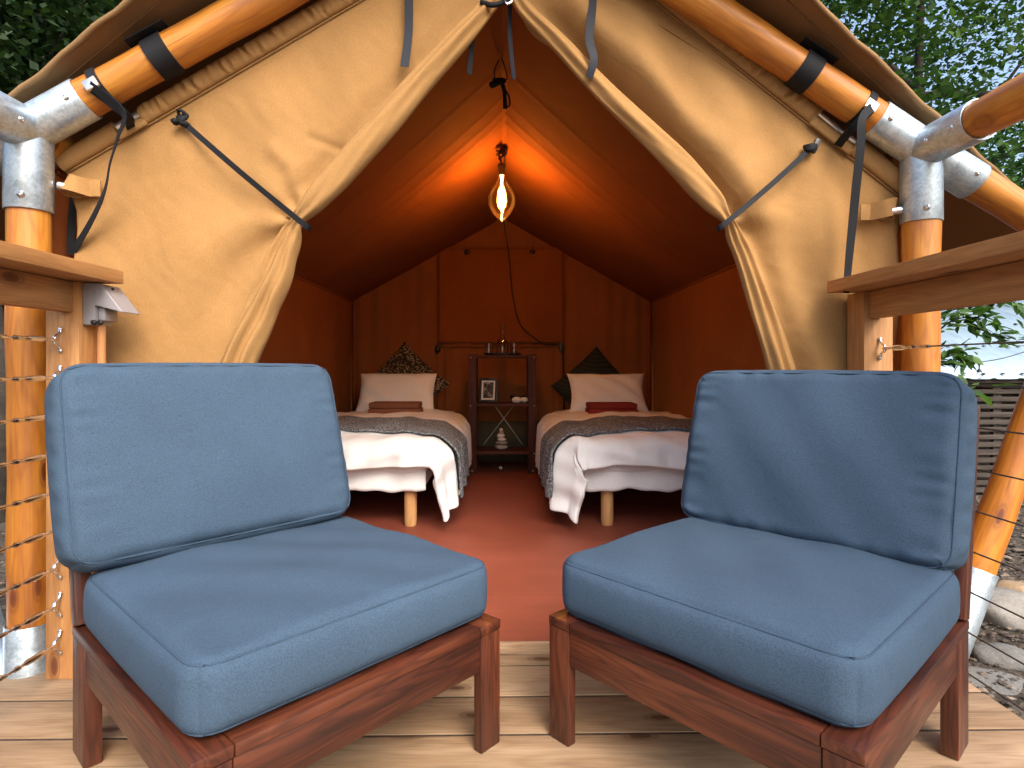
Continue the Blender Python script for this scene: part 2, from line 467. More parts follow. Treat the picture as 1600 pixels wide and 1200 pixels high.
def mesh(name, verts, faces, mat, parent=None, mw=None, smooth=False, solid=0.0, auto=None):
    me = bpy.data.meshes.new(name)
    me.from_pydata([tuple(v) for v in verts], [], faces)
    me.update()
    me.materials.append(mat)
    if smooth:
        me.polygons.foreach_set('use_smooth', [True] * len(me.polygons))
    if auto is not None:
        try: me.set_sharp_from_angle(angle=R(auto))
        except Exception: pass
    o = bpy.data.objects.new(name, me)
    put(o, parent, mw)
    if solid:
        s = o.modifiers.new('thickness', 'SOLIDIFY'); s.thickness = abs(solid); s.offset = 1 if solid > 0 else -1
    return o

def frame_x(p0, p1, up=(0, 0, 1)):
    p0, p1 = Vector(p0), Vector(p1)
    x = (p1 - p0).normalized()
    up = Vector(up)
    if abs(x.dot(up)) > 0.999: up = Vector((0, 1, 0))
    y = up.cross(x).normalized()
    z = x.cross(y)
    m = Matrix.Identity(4)
    for i in range(3):
        m[i][0], m[i][1], m[i][2] = x[i], y[i], z[i]
    return m, (p1 - p0).length

BOXCACHE = {}
def box_data(L, w, h, bev):
    key = (round(L, 4), round(w, 4), round(h, 4), bev)
    if key in BOXCACHE: return BOXCACHE[key]
    bm = bmesh.new()
    bmesh.ops.create_cube(bm, size=1.0)
    for v in bm.verts:
        v.co = Vector((v.co.x * L, v.co.y * w, v.co.z * h))
    if bev:
        bmesh.ops.bevel(bm, geom=bm.edges[:], offset=bev, segments=2, affect='EDGES', profile=0.6)
    vs = [v.co.copy() for v in bm.verts]
    bm.verts.index_update()
    fs = [[v.index for v in f.verts] for f in bm.faces]
    bm.free()
    BOXCACHE[key] = (vs, fs)
    return vs, fs

def bar(name, p0, p1, w, h, mat, parent=None, up=(0, 0, 1), bev=0.002, base=None):
    """box from p0 to p1 (centre line), w across, h along up; base = matrix of local frame"""
    m, L = frame_x(p0, p1, up)
    m.translation = (Vector(p0) + Vector(p1)) * 0.5
    if base is not None: m = base @ m
    vs, fs = box_data(L, w, h, bev)
    return mesh(name, vs, fs, mat, parent, m, smooth=bool(bev), auto=35)

def block(name, lo, hi, mat, parent=None, base=None, bev=0.002):
    lo, hi = Vector(lo), Vector(hi)
    d = hi - lo; c = (lo + hi) / 2
    ax = max(range(3), key=lambda i: d[i])
    e = Vector((0, 0, 0)); e[ax] = d[ax] / 2
    if ax == 0: return bar(name, c - e, c + e, d.y, d.z, mat, parent, (0, 0, 1), bev, base)
    if ax == 1: return bar(name, c - e, c + e, d.x, d.z, mat, parent, (0, 0, 1), bev, base)
    return bar(name, c - e, c + e, d.x, d.y, mat, parent, (0, 1, 0), bev, base)

def lathe_geo(prof, n=28):
    vs, fs = [], []
    for (a, r) in prof:
        for k in range(n):
            t = 2 * math.pi * k / n
            vs.append((a, r * math.cos(t), r * math.sin(t)))
    for i in range(len(prof) - 1):
        for k in range(n):
            k2 = (k + 1) % n
            fs.append([i * n + k, i * n + k2, (i + 1) * n + k2, (i + 1) * n + k])
    if prof[0][1] > 1e-6: fs.append(list(range(n))[::-1])
    if prof[-1][1] > 1e-6: fs.append([(len(prof) - 1) * n + k for k in range(n)])
    return vs, fs

def lathe(name, p0, p1, prof, mat, parent=None, n=28, auto=40):
    """profile (axial, radius) along p0->p1 ; axial in metres from p0"""
    m, L = frame_x(p0, p1)
    m.translation = Vector(p0)
    vs, fs = lathe_geo(prof, n)
    return mesh(name, vs, fs, mat, parent, m, smooth=True, auto=auto)

def pole(name, p0, p1, r, mat, parent=None, wob=0.0015, n=28, taper=1.0):
    m, L = frame_x(p0, p1); m.translation = Vector(p0)
    rings = max(4, int(L / 0.06))
    prof = []
    ph = random.uniform(0, 6)
    for i in range(rings + 1):
        a = L * i / rings
        prof.append((a, r * (1 + (taper - 1) * i / rings)))
    vs, fs = lathe_geo(prof, n)
    out = []
    for (a, y, z) in vs:
        th = math.atan2(z, y)
        k = 1 + wob / r * (math.sin(a * 9 + ph) + math.sin(a * 21 + th * 2 + ph) * 0.7)
        out.append((a, y * k, z * k))
    return mesh(name, out, fs, mat, parent, m, smooth=True, auto=50)

def socket(name, p0, p1, r, parent, n=32):
    """galvanised tube from p0, open lip at p1"""
    L = (Vector(p1) - Vector(p0)).length
    return lathe(name, p0, p1, [(0, r), (L - 0.002, r), (L, r - 0.001), (L, r - 0.004), (L - 0.01, r - 0.0045)], M['galv'], parent, n)

def bolt(p, nrm, parent, r=0.011):
    p = Vector(p); nrm = Vector(nrm).normalized()
    return lathe('bolt', p - nrm * 0.004, p + nrm * 0.01, [(0, r), (0.006, r), (0.010, r * 0.75), (0.012, r * 0.35), (0.009, 0.0)], M['bolt'], parent, 12)

def smooth_path(pts, n=8):
    P = [Vector(p) for p in pts]
    if len(P) < 3: return P
    out = []
    for i in range(len(P) - 1):
        a = P[max(i - 1, 0)]; b = P[i]; c = P[i + 1]; d = P[min(i + 2, len(P) - 1)]
        for k in range(n):
            t = k / n
            out.append(0.5 * ((2 * b) + (c - a) * t + (2 * a - 5 * b + 4 * c - d) * t * t + (3 * b - a - 3 * c + d) * t ** 3))
    out.append(P[-1])
    return out

def tube_geo(path, r, n=8):
    vs, fs = [], []
    prev = None
    N = len(path)
    for i, p in enumerate(path):
        t = (path[min(i + 1, N - 1)] - path[max(i - 1, 0)]).normalized()
        if prev is None:
            u = t.orthogonal().normalized()
        else:
            u = (prev - t * prev.dot(t)).normalized()
        prev = u
        w = t.cross(u)
        rr = r(i / (N - 1)) if callable(r) else r
        for k in range(n):
            a = 2 * math.pi * k / n
            vs.append(p + (u * math.cos(a) + w * math.sin(a)) * rr)
    for i in range(N - 1):
        for k in range(n):
            k2 = (k + 1) % n
            fs.append([i * n + k, i * n + k2, (i + 1) * n + k2, (i + 1) * n + k])
    fs.append(list(range(n))[::-1]); fs.append([(N - 1) * n + k for k in range(n)])
    return vs, fs

def tube(name, pts, r, mat, parent=None, n=8, sm=6):
    path = smooth_path(pts, sm) if sm else [Vector(p) for p in pts]
    vs, fs = tube_geo(path, r, n)
    return mesh(name, vs, fs, mat, parent, None, smooth=True, auto=60)

def ribbon(name, pts, w, mat, parent=None, side=(1, 0, 0), th=0.0016, twist=0.0, sm=6):
    """flat webbing; side = width direction"""
    path = smooth_path(pts, sm)
    N = len(path); vs, fs = [], []
    for i, p in enumerate(path):
        t = (path[min(i + 1, N - 1)] - path[max(i - 1, 0)]).normalized()
        s = Vector(side); s = (s - t * s.dot(t)).normalized()
        if twist:
            s = Matrix.Rotation(twist * math.sin(math.pi * i / (N - 1)), 3, t) @ s
        nn = t.cross(s)
        a, b = s * w / 2, nn * th / 2
        vs += [p - a - b, p + a - b, p + a + b, p - a + b]
    for i in range(N - 1):
        for k in range(4):
            k2 = (k + 1) % 4
            fs.append([i * 4 + k, i * 4 + k2, (i + 1) * 4 + k2, (i + 1) * 4 + k])
    fs.append([3, 2, 1, 0]); fs.append([(N - 1) * 4 + k for k in range(4)])
    return mesh(name, vs, fs, mat, parent, None, smooth=True, auto=40)

def grid_faces(nu, nv):
    return [[j * nu + i, j * nu + i + 1, (j + 1) * nu + i + 1, (j + 1) * nu + i] for j in range(nv - 1) for i in range(nu - 1)]

def copy_tree(o, parent=None):
    c = o.copy(); COL.objects.link(c)
    if parent is not None:
        inv = o.matrix_parent_inverse.copy(); bas = o.matrix_basis.copy()
        c.parent = parent
        c.matrix_parent_inverse = inv; c.matrix_basis = bas
    for ch in list(o.children): copy_tree(ch, c)
    return c

def ell(name, c, rad, mat, parent=None, seed=0, lump=0.12, nu=20, nv=12, rz=0.0, flat_bottom=None):
    """lumpy ellipsoid stone"""
    rs = random.Random(seed)
    ph = [rs.uniform(0, 6.28) for _ in range(8)]
    vs, fs = [], []
    for j in range(nv + 1):
        th = math.pi * j / nv
        for i in range(nu):
            p = 2 * math.pi * i / nu
            x, y, z = math.sin(th) * math.cos(p), math.sin(th) * math.sin(p), math.cos(th)
            k = 1 + lump * (math.sin(2.1 * x + 1.7 * y + ph[0]) * 0.8 + math.sin(3.3 * y - 2.2 * z + ph[1]) * 0.6 + math.sin(4.1 * x * 1.2 + 3.1 * z + ph[2]) * 0.4 + math.sin(7 * x + 5 * y + ph[3]) * 0.18)
            q = lambda t: math.copysign(abs(t) ** 0.85, t)
            X, Y, Z = q(x) * rad[0] * k, q(y) * rad[1] * k, q(z) * rad[2] * k
            vs.append((X * math.cos(rz) - Y * math.sin(rz), X * math.sin(rz) + Y * math.cos(rz), Z))
    for j in range(nv):
        for i in range(nu):
            i2 = (i + 1) % nu
            fs.append([j * nu + i, (j + 1) * nu + i, (j + 1) * nu + i2, j * nu + i2])
    return mesh(name, vs, fs, mat, parent, Matrix.Translation(Vector(c)), smooth=True)

# ------------------------------------------------------------------ ground
GZ = -0.27
nu, nv = 121, 121
gx = np.sign(np.linspace(-1, 1, nu)) * np.abs(np.linspace(-1, 1, nu)) ** 2.6 * 150
gy = np.sign(np.linspace(-1, 1, nv)) * np.abs(np.linspace(-1, 1, nv)) ** 2.6 * 150 + 3
X, Y = np.meshgrid(gx, gy)
Z = GZ + 0.025 * np.sin(X * 2.1 + Y * 1.3) + 0.02 * np.sin(X * 4.7 - Y * 3.9 + 1) + 0.02 * np.sin(Y * 6.3 + X * 1.1)
Z = np.where((np.abs(X) > 40) | (np.abs(Y) > 40), GZ, Z)
o = mesh('ground', np.stack([X.ravel(), Y.ravel(), Z.ravel()], 1), grid_faces(nu, nv), M['earth'], smooth=True)
tag(o, kind='structure', label='brown earth with leaf litter and gravel around the deck')

# ------------------------------------------------------------------ deck
deck = root('deck', 'pale timber deck boards under the two lounge chairs', None, (0, 1.0, 0), kind='structure')
del deck['label']
deck['label'] = 'pale timber deck of wide boards under the two lounge chairs'
edges = [1.714 - 0.160 * i for i in range(18)][::-1]
for a, b in zip(edges[:-1], edges[1:]):
    z1 = random.uniform(-0.0015, 0.0)
    block('deck_board', (-1.75, a + 0.0042, -0.038 + z1), (1.285, b - 0.0042, z1), M['deck'], deck, bev=0.004)
# dark filler strips in the board joints, painted shade so the gaps read
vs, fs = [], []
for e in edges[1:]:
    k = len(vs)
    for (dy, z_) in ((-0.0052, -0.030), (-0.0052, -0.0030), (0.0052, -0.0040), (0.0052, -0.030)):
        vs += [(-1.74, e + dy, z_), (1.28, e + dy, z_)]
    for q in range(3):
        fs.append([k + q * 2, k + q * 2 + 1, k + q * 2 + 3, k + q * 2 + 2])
mesh('joint_shade_strips', vs, fs, M['joint_shade'], deck)['kind'] = 'stuff'
block('deck_board', (-1.15, 1.718, -0.036), (1.15, 1.783, 0.0), M['deck'], deck, bev=0.004)
block('deck_joist', (-1.70, -1.0, -0.20), (-1.66, 1.70, -0.045), M['cedar'], deck)
block('deck_joist', (1.235, -1.0, -0.20), (1.275, 1.70, -0.045), M['cedar'], deck)
block('deck_joist', (-1.66, -1.0, -0.20), (1.235, -0.96, -0.045), M['cedar'], deck)

floor = root('tent_floor', None, None, (0, 3.5, 0), kind='structure')
floor['label'] = 'red painted plywood floor inside the tent'
FZ = 0.03
block('floor_sheet', (-1.36, 1.802, 0.012), (1.36, 5.25, FZ), M['floor'], floor, bev=0.001)
block('plywood_edge', (-1.36, 1.789, -0.03), (1.36, 1.8010, 0.0285), M['ply_edge'], floor, bev=0.001)
block('floor_base', (-1.36, 1.805, -0.2), (1.36, 5.25, 0.010), M['ply_edge'], floor, bev=0)

# ------------------------------------------------------------------ tent
tent = root('safari_tent', 'tan canvas safari tent on orange log poles with its front flaps tied open', 'tent', (0, 3.4, 0))

# ---- frame of poles
JL = Vector((-1.365, 1.72, 1.55))          # left corner joint
JR = Vector((1.345, 1.87, 1.565))           # right corner joint
APEX = Vector((0.0, 1.80, 2.385))
PR = 0.053
SR = 0.059

def corner(J, sgn):
    # post with sockets
    base = Vector((J.x - 0.005 * sgn, J.y, -0.08))
    pole('post', (base.x, base.y, 0.05), (J.x, J.y, J.z - 0.20), PR, M['pole'], tent)
    s = socket('post_socket', (J.x, J.y, J.z + 0.012), (J.x, J.y, J.z - 0.235), SR, tent)
    bolt((J.x + 0.022 * -sgn, J.y - SR + 0.003, J.z - 0.20), (-0.4 * sgn, -1, 0), s, 0.010)
    # base socket with the strut foot
    b = socket('base_socket', (base.x, base.y, -0.30), (base.x, base.y, 0.135), SR + 0.002, tent)
    foot = Vector((J.x + sgn * 0.075, J.y + 0.0, -0.06))
    tail_end = Vector((J.x + sgn * 0.56, J.y + 0.0, J.z - 0.335))
    d = (tail_end - foot).normalized()
    socket('base_socket', foot - d * 0.08, foot + d * 0.30, SR - 0.001, tent)
    pole('strut', foot + d * 0.2, tail_end, PR - 0.003, M['pole'], tent)
    # rafter
    dr = (APEX - J).normalized()
    pole('rafter', J + dr * 0.1, APEX, PR, M['pole'], tent)
    s = socket('rafter_socket', J - dr * 0.01, J + dr * 0.185, SR, tent)
    bolt(J + dr * 0.165 + Vector((0, -SR + 0.004, -0.012)), (0, -1, -0.25), s, 0.0095)
    # rafter tail
    dt = Vector((sgn * 0.857, 0, -0.515)).normalized()
    pole('rafter_tail', J + dt * 0.08, J + dt * 0.70, PR, M['pole'], tent)
    s = socket('rafter_socket', J, J + dt * 0.20, SR, tent)
    bolt(J + dt * 0.16 + Vector((0, -SR + 0.004, -0.01)), (0, -1, -0.2), s, 0.0095)
    # eave pole running forward over the deck
    pole('eave_pole', J + Vector((0, -0.1, 0)), (J.x, -1.2, J.z + 0.005), PR, M['pole'], tent)
    s = socket('eave_socket', J + Vector((0, 0.03, 0)), J + Vector((0, -0.235, 0)), SR + 0.001, tent)
    for k in (0.10, 0.20):
        bolt(J + Vector((-sgn * (SR - 0.004), -k, -0.01)), (-sgn, 0, -0.1), s, 0.0095)
    # eave pole running back along the tent
    pole('eave_pole', J + Vector((0, 0.05, -0.01)), (J.x, 5.35, J.z - 0.07), PR, M['pole'], tent)

corner(JL, -1)
corner(JR, 1)
# porch posts behind the camera that carry the front ends
for J in (JL, JR):
    pole('post', (J.x, -1.2, -0.3), (J.x, -1.2, J.z), PR, M['pole'], tent)
for sx in (-1.36, 1.36):
    pole('post', (sx, 5.32, -0.3), (sx, 5.32, 1.5), PR, M['pole'], tent)
pole('ridge_pole', (0, 1.70, 2.37), (0, 5.35, 2.30), PR, M['pole'], tent)

# ---- outer fly
def fly_z(x, y):
    return 2.505 - 0.608 * np.abs(x) - 0.010 * (y - 1.7)

def fly_half(sgn):
    nu, nv = 60, 70
    ax = np.linspace(0, 2.02, nu)
    t = np.linspace(0, 1, nv)
    A, T = np.meshgrid(ax, t)
    k = 0.21 if sgn < 0 else 0.285
    y_front = (1.405 if sgn < 0 else 1.44) + k * A
    Yv = y_front + (5.6 - y_front) * T ** 1.6
    Zv = fly_z(A, Yv) - 0.012 * np.sin(np.pi * np.clip(A / 2.02, 0, 1)) + 0.006 * np.sin(A * 7 + Yv * 1.3) * np.clip(T * 4, 0.3, 1)
    edge = np.exp(-((Yv - y_front) / 0.03) ** 2)
    Zv = Zv + edge * (0.004 * np.sin(A * 23) + 0.003 * np.sin(A * 51 + 1))
    Xv = A * sgn
    fs = grid_faces(nu, nv)
    if sgn < 0: fs = [f[::-1] for f in fs]
    mesh('roof_fly', np.stack([Xv.ravel(), Yv.ravel(), Zv.ravel()], 1), fs, M['fly'], tent, smooth=True, solid=0.004)
    # folded front hem
    pts = [Vector((Xv[0, i], Yv[0, i] + 0.005, Zv[0, i] - 0.004)) for i in range(nu)]
    vs, f2 = tube_geo(pts, lambda t: 0.008 + 0.0012 * math.sin(t * 90), 8)
    mesh('fly_hem', vs, f2, M['fly'], tent, smooth=True)
    # stitched line of the hem a hand behind the edge
    pts = [Vector((Xv[0, i], Yv[0, i] + 0.075, float(fly_z(A[0, i], Yv[0, i] + 0.075)) - 0.014)) for i in range(2, nu - 1)]
    vs, f2 = tube_geo(pts, 0.0022, 5)
    mesh('fly_seam', vs, f2, M['fly'], tent, smooth=True)

fly_half(-1); fly_half(1)

# ---- inner roof, side walls, back wall
YB = 5.2
FRONT0, FRONTK = 1.875, 0.045
def eave(t):      # t 0 front 1 back : half width, eave z, ridge z
    return 1.36 + (1.315 - 1.36) * t, 1.465 + (1.44 - 1.465) * t, 2.275 + (2.175 - 2.275) * t

def inner_roof(sgn):
    nu, nv = 80, 260
    S, T = np.meshgrid(np.linspace(0, 1, nu), np.linspace(0, 1, nv))
    hw, ez, rz = eave(T)
    Xv = S * hw * sgn
    y0 = FRONT0 + FRONTK * Xv
    Yv = y0 + (YB - y0) * T
    Zv = rz + (ez - rz) * S - 0.02 * np.sin(np.pi * S) * np.sin(np.pi * T) + 0.004 * np.sin(T * 23 + S * 2) * S
    for yc, dp in ((2.72, 0.006), (3.02, 0.007), (3.16, 0.010), (3.27, 0.008), (3.48, 0.010)):      # soft creases running down the slope
        Zv = Zv - dp * np.exp(-((Yv - yc - 0.75 * S) / 0.020) ** 2) * np.exp(-S * 1.2)
    Zv = Zv + 0.010 * np.exp(-(S / 0.03) ** 2)
    fs = grid_faces(nu, nv)
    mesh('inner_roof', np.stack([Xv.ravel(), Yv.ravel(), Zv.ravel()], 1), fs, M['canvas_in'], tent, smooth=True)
    # side wall
    nu, nv = 90, 40
    T, S = np.meshgrid(np.linspace(0, 1, nu), np.linspace(0, 1, nv))
    hw, ez, rz = eave(T)
    Xv = sgn * (hw + 0.010 * np.sin(T * 19 + S) * S + 0.012 * np.sin(T * 41 + 2) * S * (1 - S) * 2 + 0.02 * np.sin(np.pi * S))
    y0 = FRONT0 + FRONTK * Xv
    Yv = y0 + (YB - y0) * T
    Zv = ez + (FZ - ez) * S
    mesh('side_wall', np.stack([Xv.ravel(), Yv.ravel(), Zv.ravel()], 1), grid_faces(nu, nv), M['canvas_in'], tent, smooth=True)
    # seam along the eave
    pts = []
    for i in range(30):
        t = i / 29; hw, ez, rz = eave(t)
        x = sgn * (hw - 0.004); y0 = FRONT0 + FRONTK * x
        pts.append(Vector((x, y0 + (YB - y0) * t, ez - 0.004)))
    vs, f2 = tube_geo(pts, 0.007, 6)
    mesh('eave_seam', vs, f2, M['canvas_in'], tent, smooth=True)
    # canvas boot around the corner pole
    hw, ez, rz = eave(1.0)
    tube('corner_sleeve', [(sgn * (hw - 0.02), YB - 0.02, FZ), (sgn * (hw - 0.022), YB - 0.022, 0.8), (sgn * (hw - 0.02), YB - 0.02, ez - 0.03)], 0.020, M['canvas_in'], tent, 10)

inner_roof(-1); inner_roof(1)
# ridge tape hanging below the ridge line
ribbon('ridge_tape', [(0.012, 1.95, 2.262), (0.012, 3.5, 2.222), (0.012, YB, 2.168)], 0.03, M['canvas_in'], tent, (1, 0, 0), 0.004)

hwB, ezB, rzB = eave(1.0)
nu, nv = 150, 90
S, T = np.meshgrid(np.linspace(-1, 1, nu), np.linspace(0, 1, nv))
Xv = S * (hwB + 0.035)
top = rzB + 0.03 + (ezB - rzB) * np.abs(S)
Zv = FZ + (top - FZ) * T
W = 0.010 * np.sin(Xv * 21 + 1.2 * np.sin(Xv * 5)) * (0.35 + 0.65 * T) + 0.006 * np.sin(Xv * 47 + 0.6 * np.sin(Zv * 3)) + 0.007 * np.sin(Xv * 9 + Zv * 2)
Yv = YB + W * 0.8
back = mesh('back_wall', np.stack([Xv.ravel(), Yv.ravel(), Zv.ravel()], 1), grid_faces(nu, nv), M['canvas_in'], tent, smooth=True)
# window flap on the back wall
wl = on_y(685, 388, YB - 0.02); wr = on_y(880, 536, YB - 0.02)
nu, nv = 50, 40
S, T = np.meshgrid(np.linspace(0, 1, nu), np.linspace(0, 1, nv))
Xv = wl.x + (wr.x - wl.x) * S; Zv = wl.z + (wr.z - wl.z) * T
Yv = YB - 0.022 - 0.010 * np.sin(np.pi * T) - 0.006 * np.sin(S * 17 + T) * T
flap = mesh('window_flap', np.stack([Xv.ravel(), Yv.ravel(), Zv.ravel()], 1), [f[::-1] for f in grid_faces(nu, nv)], M['canvas_in'], back, smooth=True, solid=0.004)
def wall_strip(x, z0, z1, w=0.012):
    block('seam', (x - w / 2, YB - 0.019, z0), (x + w / 2, YB - 0.010, z1), M['canvas_in'], back, bev=0.003)
for (x, z0, z1) in ((wl.x - 0.01, 0.42, wl.z), (wr.x + 0.01, 0.42, wl.z), (wl.x + 0.06, 0.42, wr.z), (wr.x - 0.09, 0.42, wr.z)):
    wall_strip(x, z0, z1)
block('seam', (wl.x - 0.02, YB - 0.030, wr.z - 0.035), (wr.x + 0.02, YB - 0.012, wr.z - 0.015), M['canvas_in'], back, bev=0.003)
block('seam', (wl.x - 0.02, YB - 0.028, wl.z), (wr.x + 0.02, YB - 0.012, wl.z + 0.012), M['canvas_in'], back, bev=0.003)
block('groundsheet_skirt', (-1.30, YB - 0.034, FZ), (1.30, YB - 0.024, 0.385), M['skirt'], back, bev=0.002)
def toggle(px, py, big=1.0):
    p = on_y(px, py, YB - 0.035)
    vs, fs = [], []
    o = ell('toggle', p, (0.026 * big, 0.014, 0.018 * big), M['black'], back, int(px), 0.25, 10, 6)
    p2 = p + Vector((-0.004, 0, 0.02))
    tube('toggle_cord', [p2, p2 + Vector((0.004, 0, 0.02)), p2 + Vector((0.0, 0.02, 0.03))], 0.005, M['black'], back, 6, 3)
toggle(730, 394); toggle(832, 394)
p = on_y(684, 546, YB - 0.035)
ell('toggle', p, (0.022, 0.016, 0.032), M['black'], back, 5, 0.2, 10, 6, 0.0)
tube('toggle_cord', [p, p + Vector((0.03, 0, 0.05)), p + Vector((0.035, 0.02, 0.075))], 0.010, M['black'], back, 6, 3)

# ---- front wall panels -------------------------------------------------
def px_to_wall(PX, PY, off=0.0):
    cx = (PX - 800.0) / F
    wx = cx * cY + sY; wy = cY - cx * sY
    d = (FRONT0 - off) / (wy - FRONTK * wx)
    return wx * d, wy * d, EYE + (HORIZON - PY) / F * d

def poly_at(poly, t):
    P = np.array(poly, float)
    L = np.concatenate([[0], np.cumsum(np.hypot(*np.diff(P, axis=0).T))]); L /= L[-1]
    return np.interp(t, L, P[:, 0]), np.interp(t, L, P[:, 1])

def smooth_poly(poly):
    return [(v.x, v.y) for v in smooth_path([Vector((a, b, 0)) for a, b in poly], 10)]

def coons(top, bottom, left, right, nu, nv):
    s = np.linspace(0, 1, nu); t = np.linspace(0, 1, nv)
    tx, ty = poly_at(top, s); bx, by = poly_at(bottom, s)
    lx, ly = poly_at(left, t); rx, ry = poly_at(right, t)
    S, T = np.meshgrid(s, t)
    def one(tp, bt, l, r):
        return ((1 - T) * tp[None, :] + T * bt[None, :] + (1 - S) * l[:, None] + S * r[:, None]
                - ((1 - S) * (1 - T) * tp[0] + S * (1 - T) * tp[-1] + (1 - S) * T * bt[0] + S * T * bt[-1]))
    return one(tx, bx, lx, rx), one(ty, by, ly, ry), S, T

def seg_dist(PX, PY, poly):
    D = np.full(PX.shape, 1e9)
    for (a, b), (c, d) in zip(poly[:-1], poly[1:]):
        ux, uy = c - a, d - b; L2 = ux * ux + uy * uy
        t = np.clip(((PX - a) * ux + (PY - b) * uy) / L2, 0, 1)
        D = np.minimum(D, np.hypot(PX - a - t * ux, PY - b - t * uy))
    return D

def front_panel(sgn):
    if sgn < 0:
        topl = [(100, 258), (550, -8), (780, -142)]
        left = [(100, 258), (120, 330), (116, 430), (119, 560), (119, 1010)]
        right = smooth_poly([(780, -142), (772, 4), (640, 155), (545, 262), (468, 344), (440, 430), (402, 500), (375, 570), (345, 700), (318, 1008)])
        tie = (466, 346); hem = [(106, 272), (786, -128)]
        roll = [(772, 4), (640, 155), (545, 262), (466, 346), (440, 430), (402, 500), (375, 570), (330, 1000)]
    else:
        topl = [(1424, 302), (1006, -38), (792, -208)]
        left = [(1424, 302), (1398, 370), (1401, 470), (1401, 560), (1404, 985)]
        right = smooth_poly([(792, -208), (808, 4), (885, 85), (960, 165), (1030, 230), (1090, 290), (1134, 344), (1158, 400), (1190, 480), (1222, 575), (1262, 700), (1320, 990)])
        tie = (1134, 344); hem = [(1418, 318), (786, -190)]
        roll = [(808, 4), (960, 165), (1090, 290), (1134, 344), (1158, 400), (1222, 575), (1320, 990)]
    bot = [left[-1], right[-1]]
    nu, nv = 200, 220
    PX, PY, S, T = coons(topl, bot, left, right, nu, nv)
    # --- displacement towards the viewer, metres
    dh = seg_dist(PX, PY, hem); dr = seg_dist(PX, PY, roll)
    ex, ey = PX - tie[0], PY - tie[1]
    r = np.hypot(ex, ey); th = np.arctan2(ey, ex * sgn)
    D = np.zeros_like(PX)
    # gathers below the sleeve
    u = (PX * 0.86 + PY * 0.5 * sgn)
    amp = 0.0042 if sgn < 0 else 0.0035
    D += amp * np.exp(-dh / 42) * np.clip(dh / 25, 0, 1) * (np.sin(u * 0.115 + 1.5 * np.sin(u * 0.031)) + 0.6 * np.sin(u * 0.21 + 2)) * (0.6 + 0.4 * np.sin(PX * 0.017 + 1))
    # long soft vertical folds
    if sgn < 0:
        D += 0.010 * np.exp(-dh / 190) * np.sin(PX * 0.045 + 0.6 * np.sin(PY * 0.012) + 1.0) * np.clip((PX - 110) / 100, 0.2, 1)
        D += 0.012 * np.sin(PX * 0.028 - PY * 0.004 + 0.4) * np.clip((330 - PX) / 200, 0, 1)
    else:
        D += 0.016 * np.exp(-dh / 220) * np.sin(PX * 0.058 - 0.012 * PY + 0.4)
        D += 0.012 * np.sin(PX * 0.052 - PY * 0.006) * np.clip((PX - 1230) / 120, 0, 1)
    # tension folds fanning out from the tie
    fan = np.exp(-r / 115) * np.clip(r / 30, 0, 1)
    D += 0.010 * fan * np.sin(th * 7.0 + 0.8 * np.sin(r * 0.03) + (0.5 if sgn < 0 else 2.0))
    fan2 = np.exp(-((r - 150) / 130) ** 2)
    D += 0.006 * fan2 * np.sin(th * 4.3 + 1.2)
    # the cloth is drawn back from the opening: deep valley beside the rolled edge
    wv = 20.0 if sgn < 0 else 23.0
    D -= (0.020 if sgn < 0 else 0.075) * np.exp(-((dr - 30) / wv) ** 2) * np.clip((PY + 40) / 120, 0, 1)
    if sgn > 0:
        # broad diagonal fold that runs from the peak to the tie
        ridge = seg_dist(PX, PY, [(905, 10), (1010, 120), (1100, 230), (1150, 330)])
        D += 0.040 * np.exp(-((ridge - 0) / 34) ** 2) * np.clip((dr - 18) / 26, 0, 1)
        low = seg_dist(PX, PY, [(1160, 380), (1215, 470), (1275, 600)])
        D += 0.030 * np.exp(-(low / 30) ** 2)
        low = seg_dist(PX, PY, [(1180, 390), (1290, 620)])
        D -= 0.02 * np.exp(-((low - 60) / 40) ** 2) * np.clip((PY - 380) / 80, 0, 1)
    else:
        low = seg_dist(PX, PY, [(440, 370), (370, 420), (300, 520), (270, 600)])
        D -= 0.022 * np.exp(-(low / 34) ** 2)
        low = seg_dist(PX, PY, [(455, 350), (400, 440), (345, 570)])
        D += 0.018 * np.exp(-(low / 24) ** 2)
        cr = seg_dist(PX, PY, [(485, 215), (530, 228), (560, 240)])
        D -= 0.006 * np.exp(-(cr / 7) ** 2)
        cr = seg_dist(PX, PY, [(430, 236), (455, 262), (462, 300)])
        D += 0.010 * np.exp(-(cr / 14) ** 2)
    # free outer edge curls
    D += 0.012 * np.exp(-(S / 0.05) ** 2) * np.sin(PY * 0.03)
    # small creases
    D += 0.0006 * np.sin(PX * 0.16 + 2 * np.sin(PY * 0.05)) * np.sin(PY * 0.13 + 1.5 * np.sin(PX * 0.04))
    D = D * np.clip((dh - 14) / 45, 0.0, 1.0) - 0.004
    x, y, z = px_to_wall(PX, PY, 0.0)
    y = y - D
    z = np.maximum(z, FZ + 0.002)
    fs = grid_faces(nu, nv)
    if sgn > 0: fs = [f[::-1] for f in fs]
    pan = mesh('front_panel', np.stack([x.ravel(), y.ravel(), z.ravel()], 1), fs, M['canvas'], tent, smooth=True, solid=-0.003)
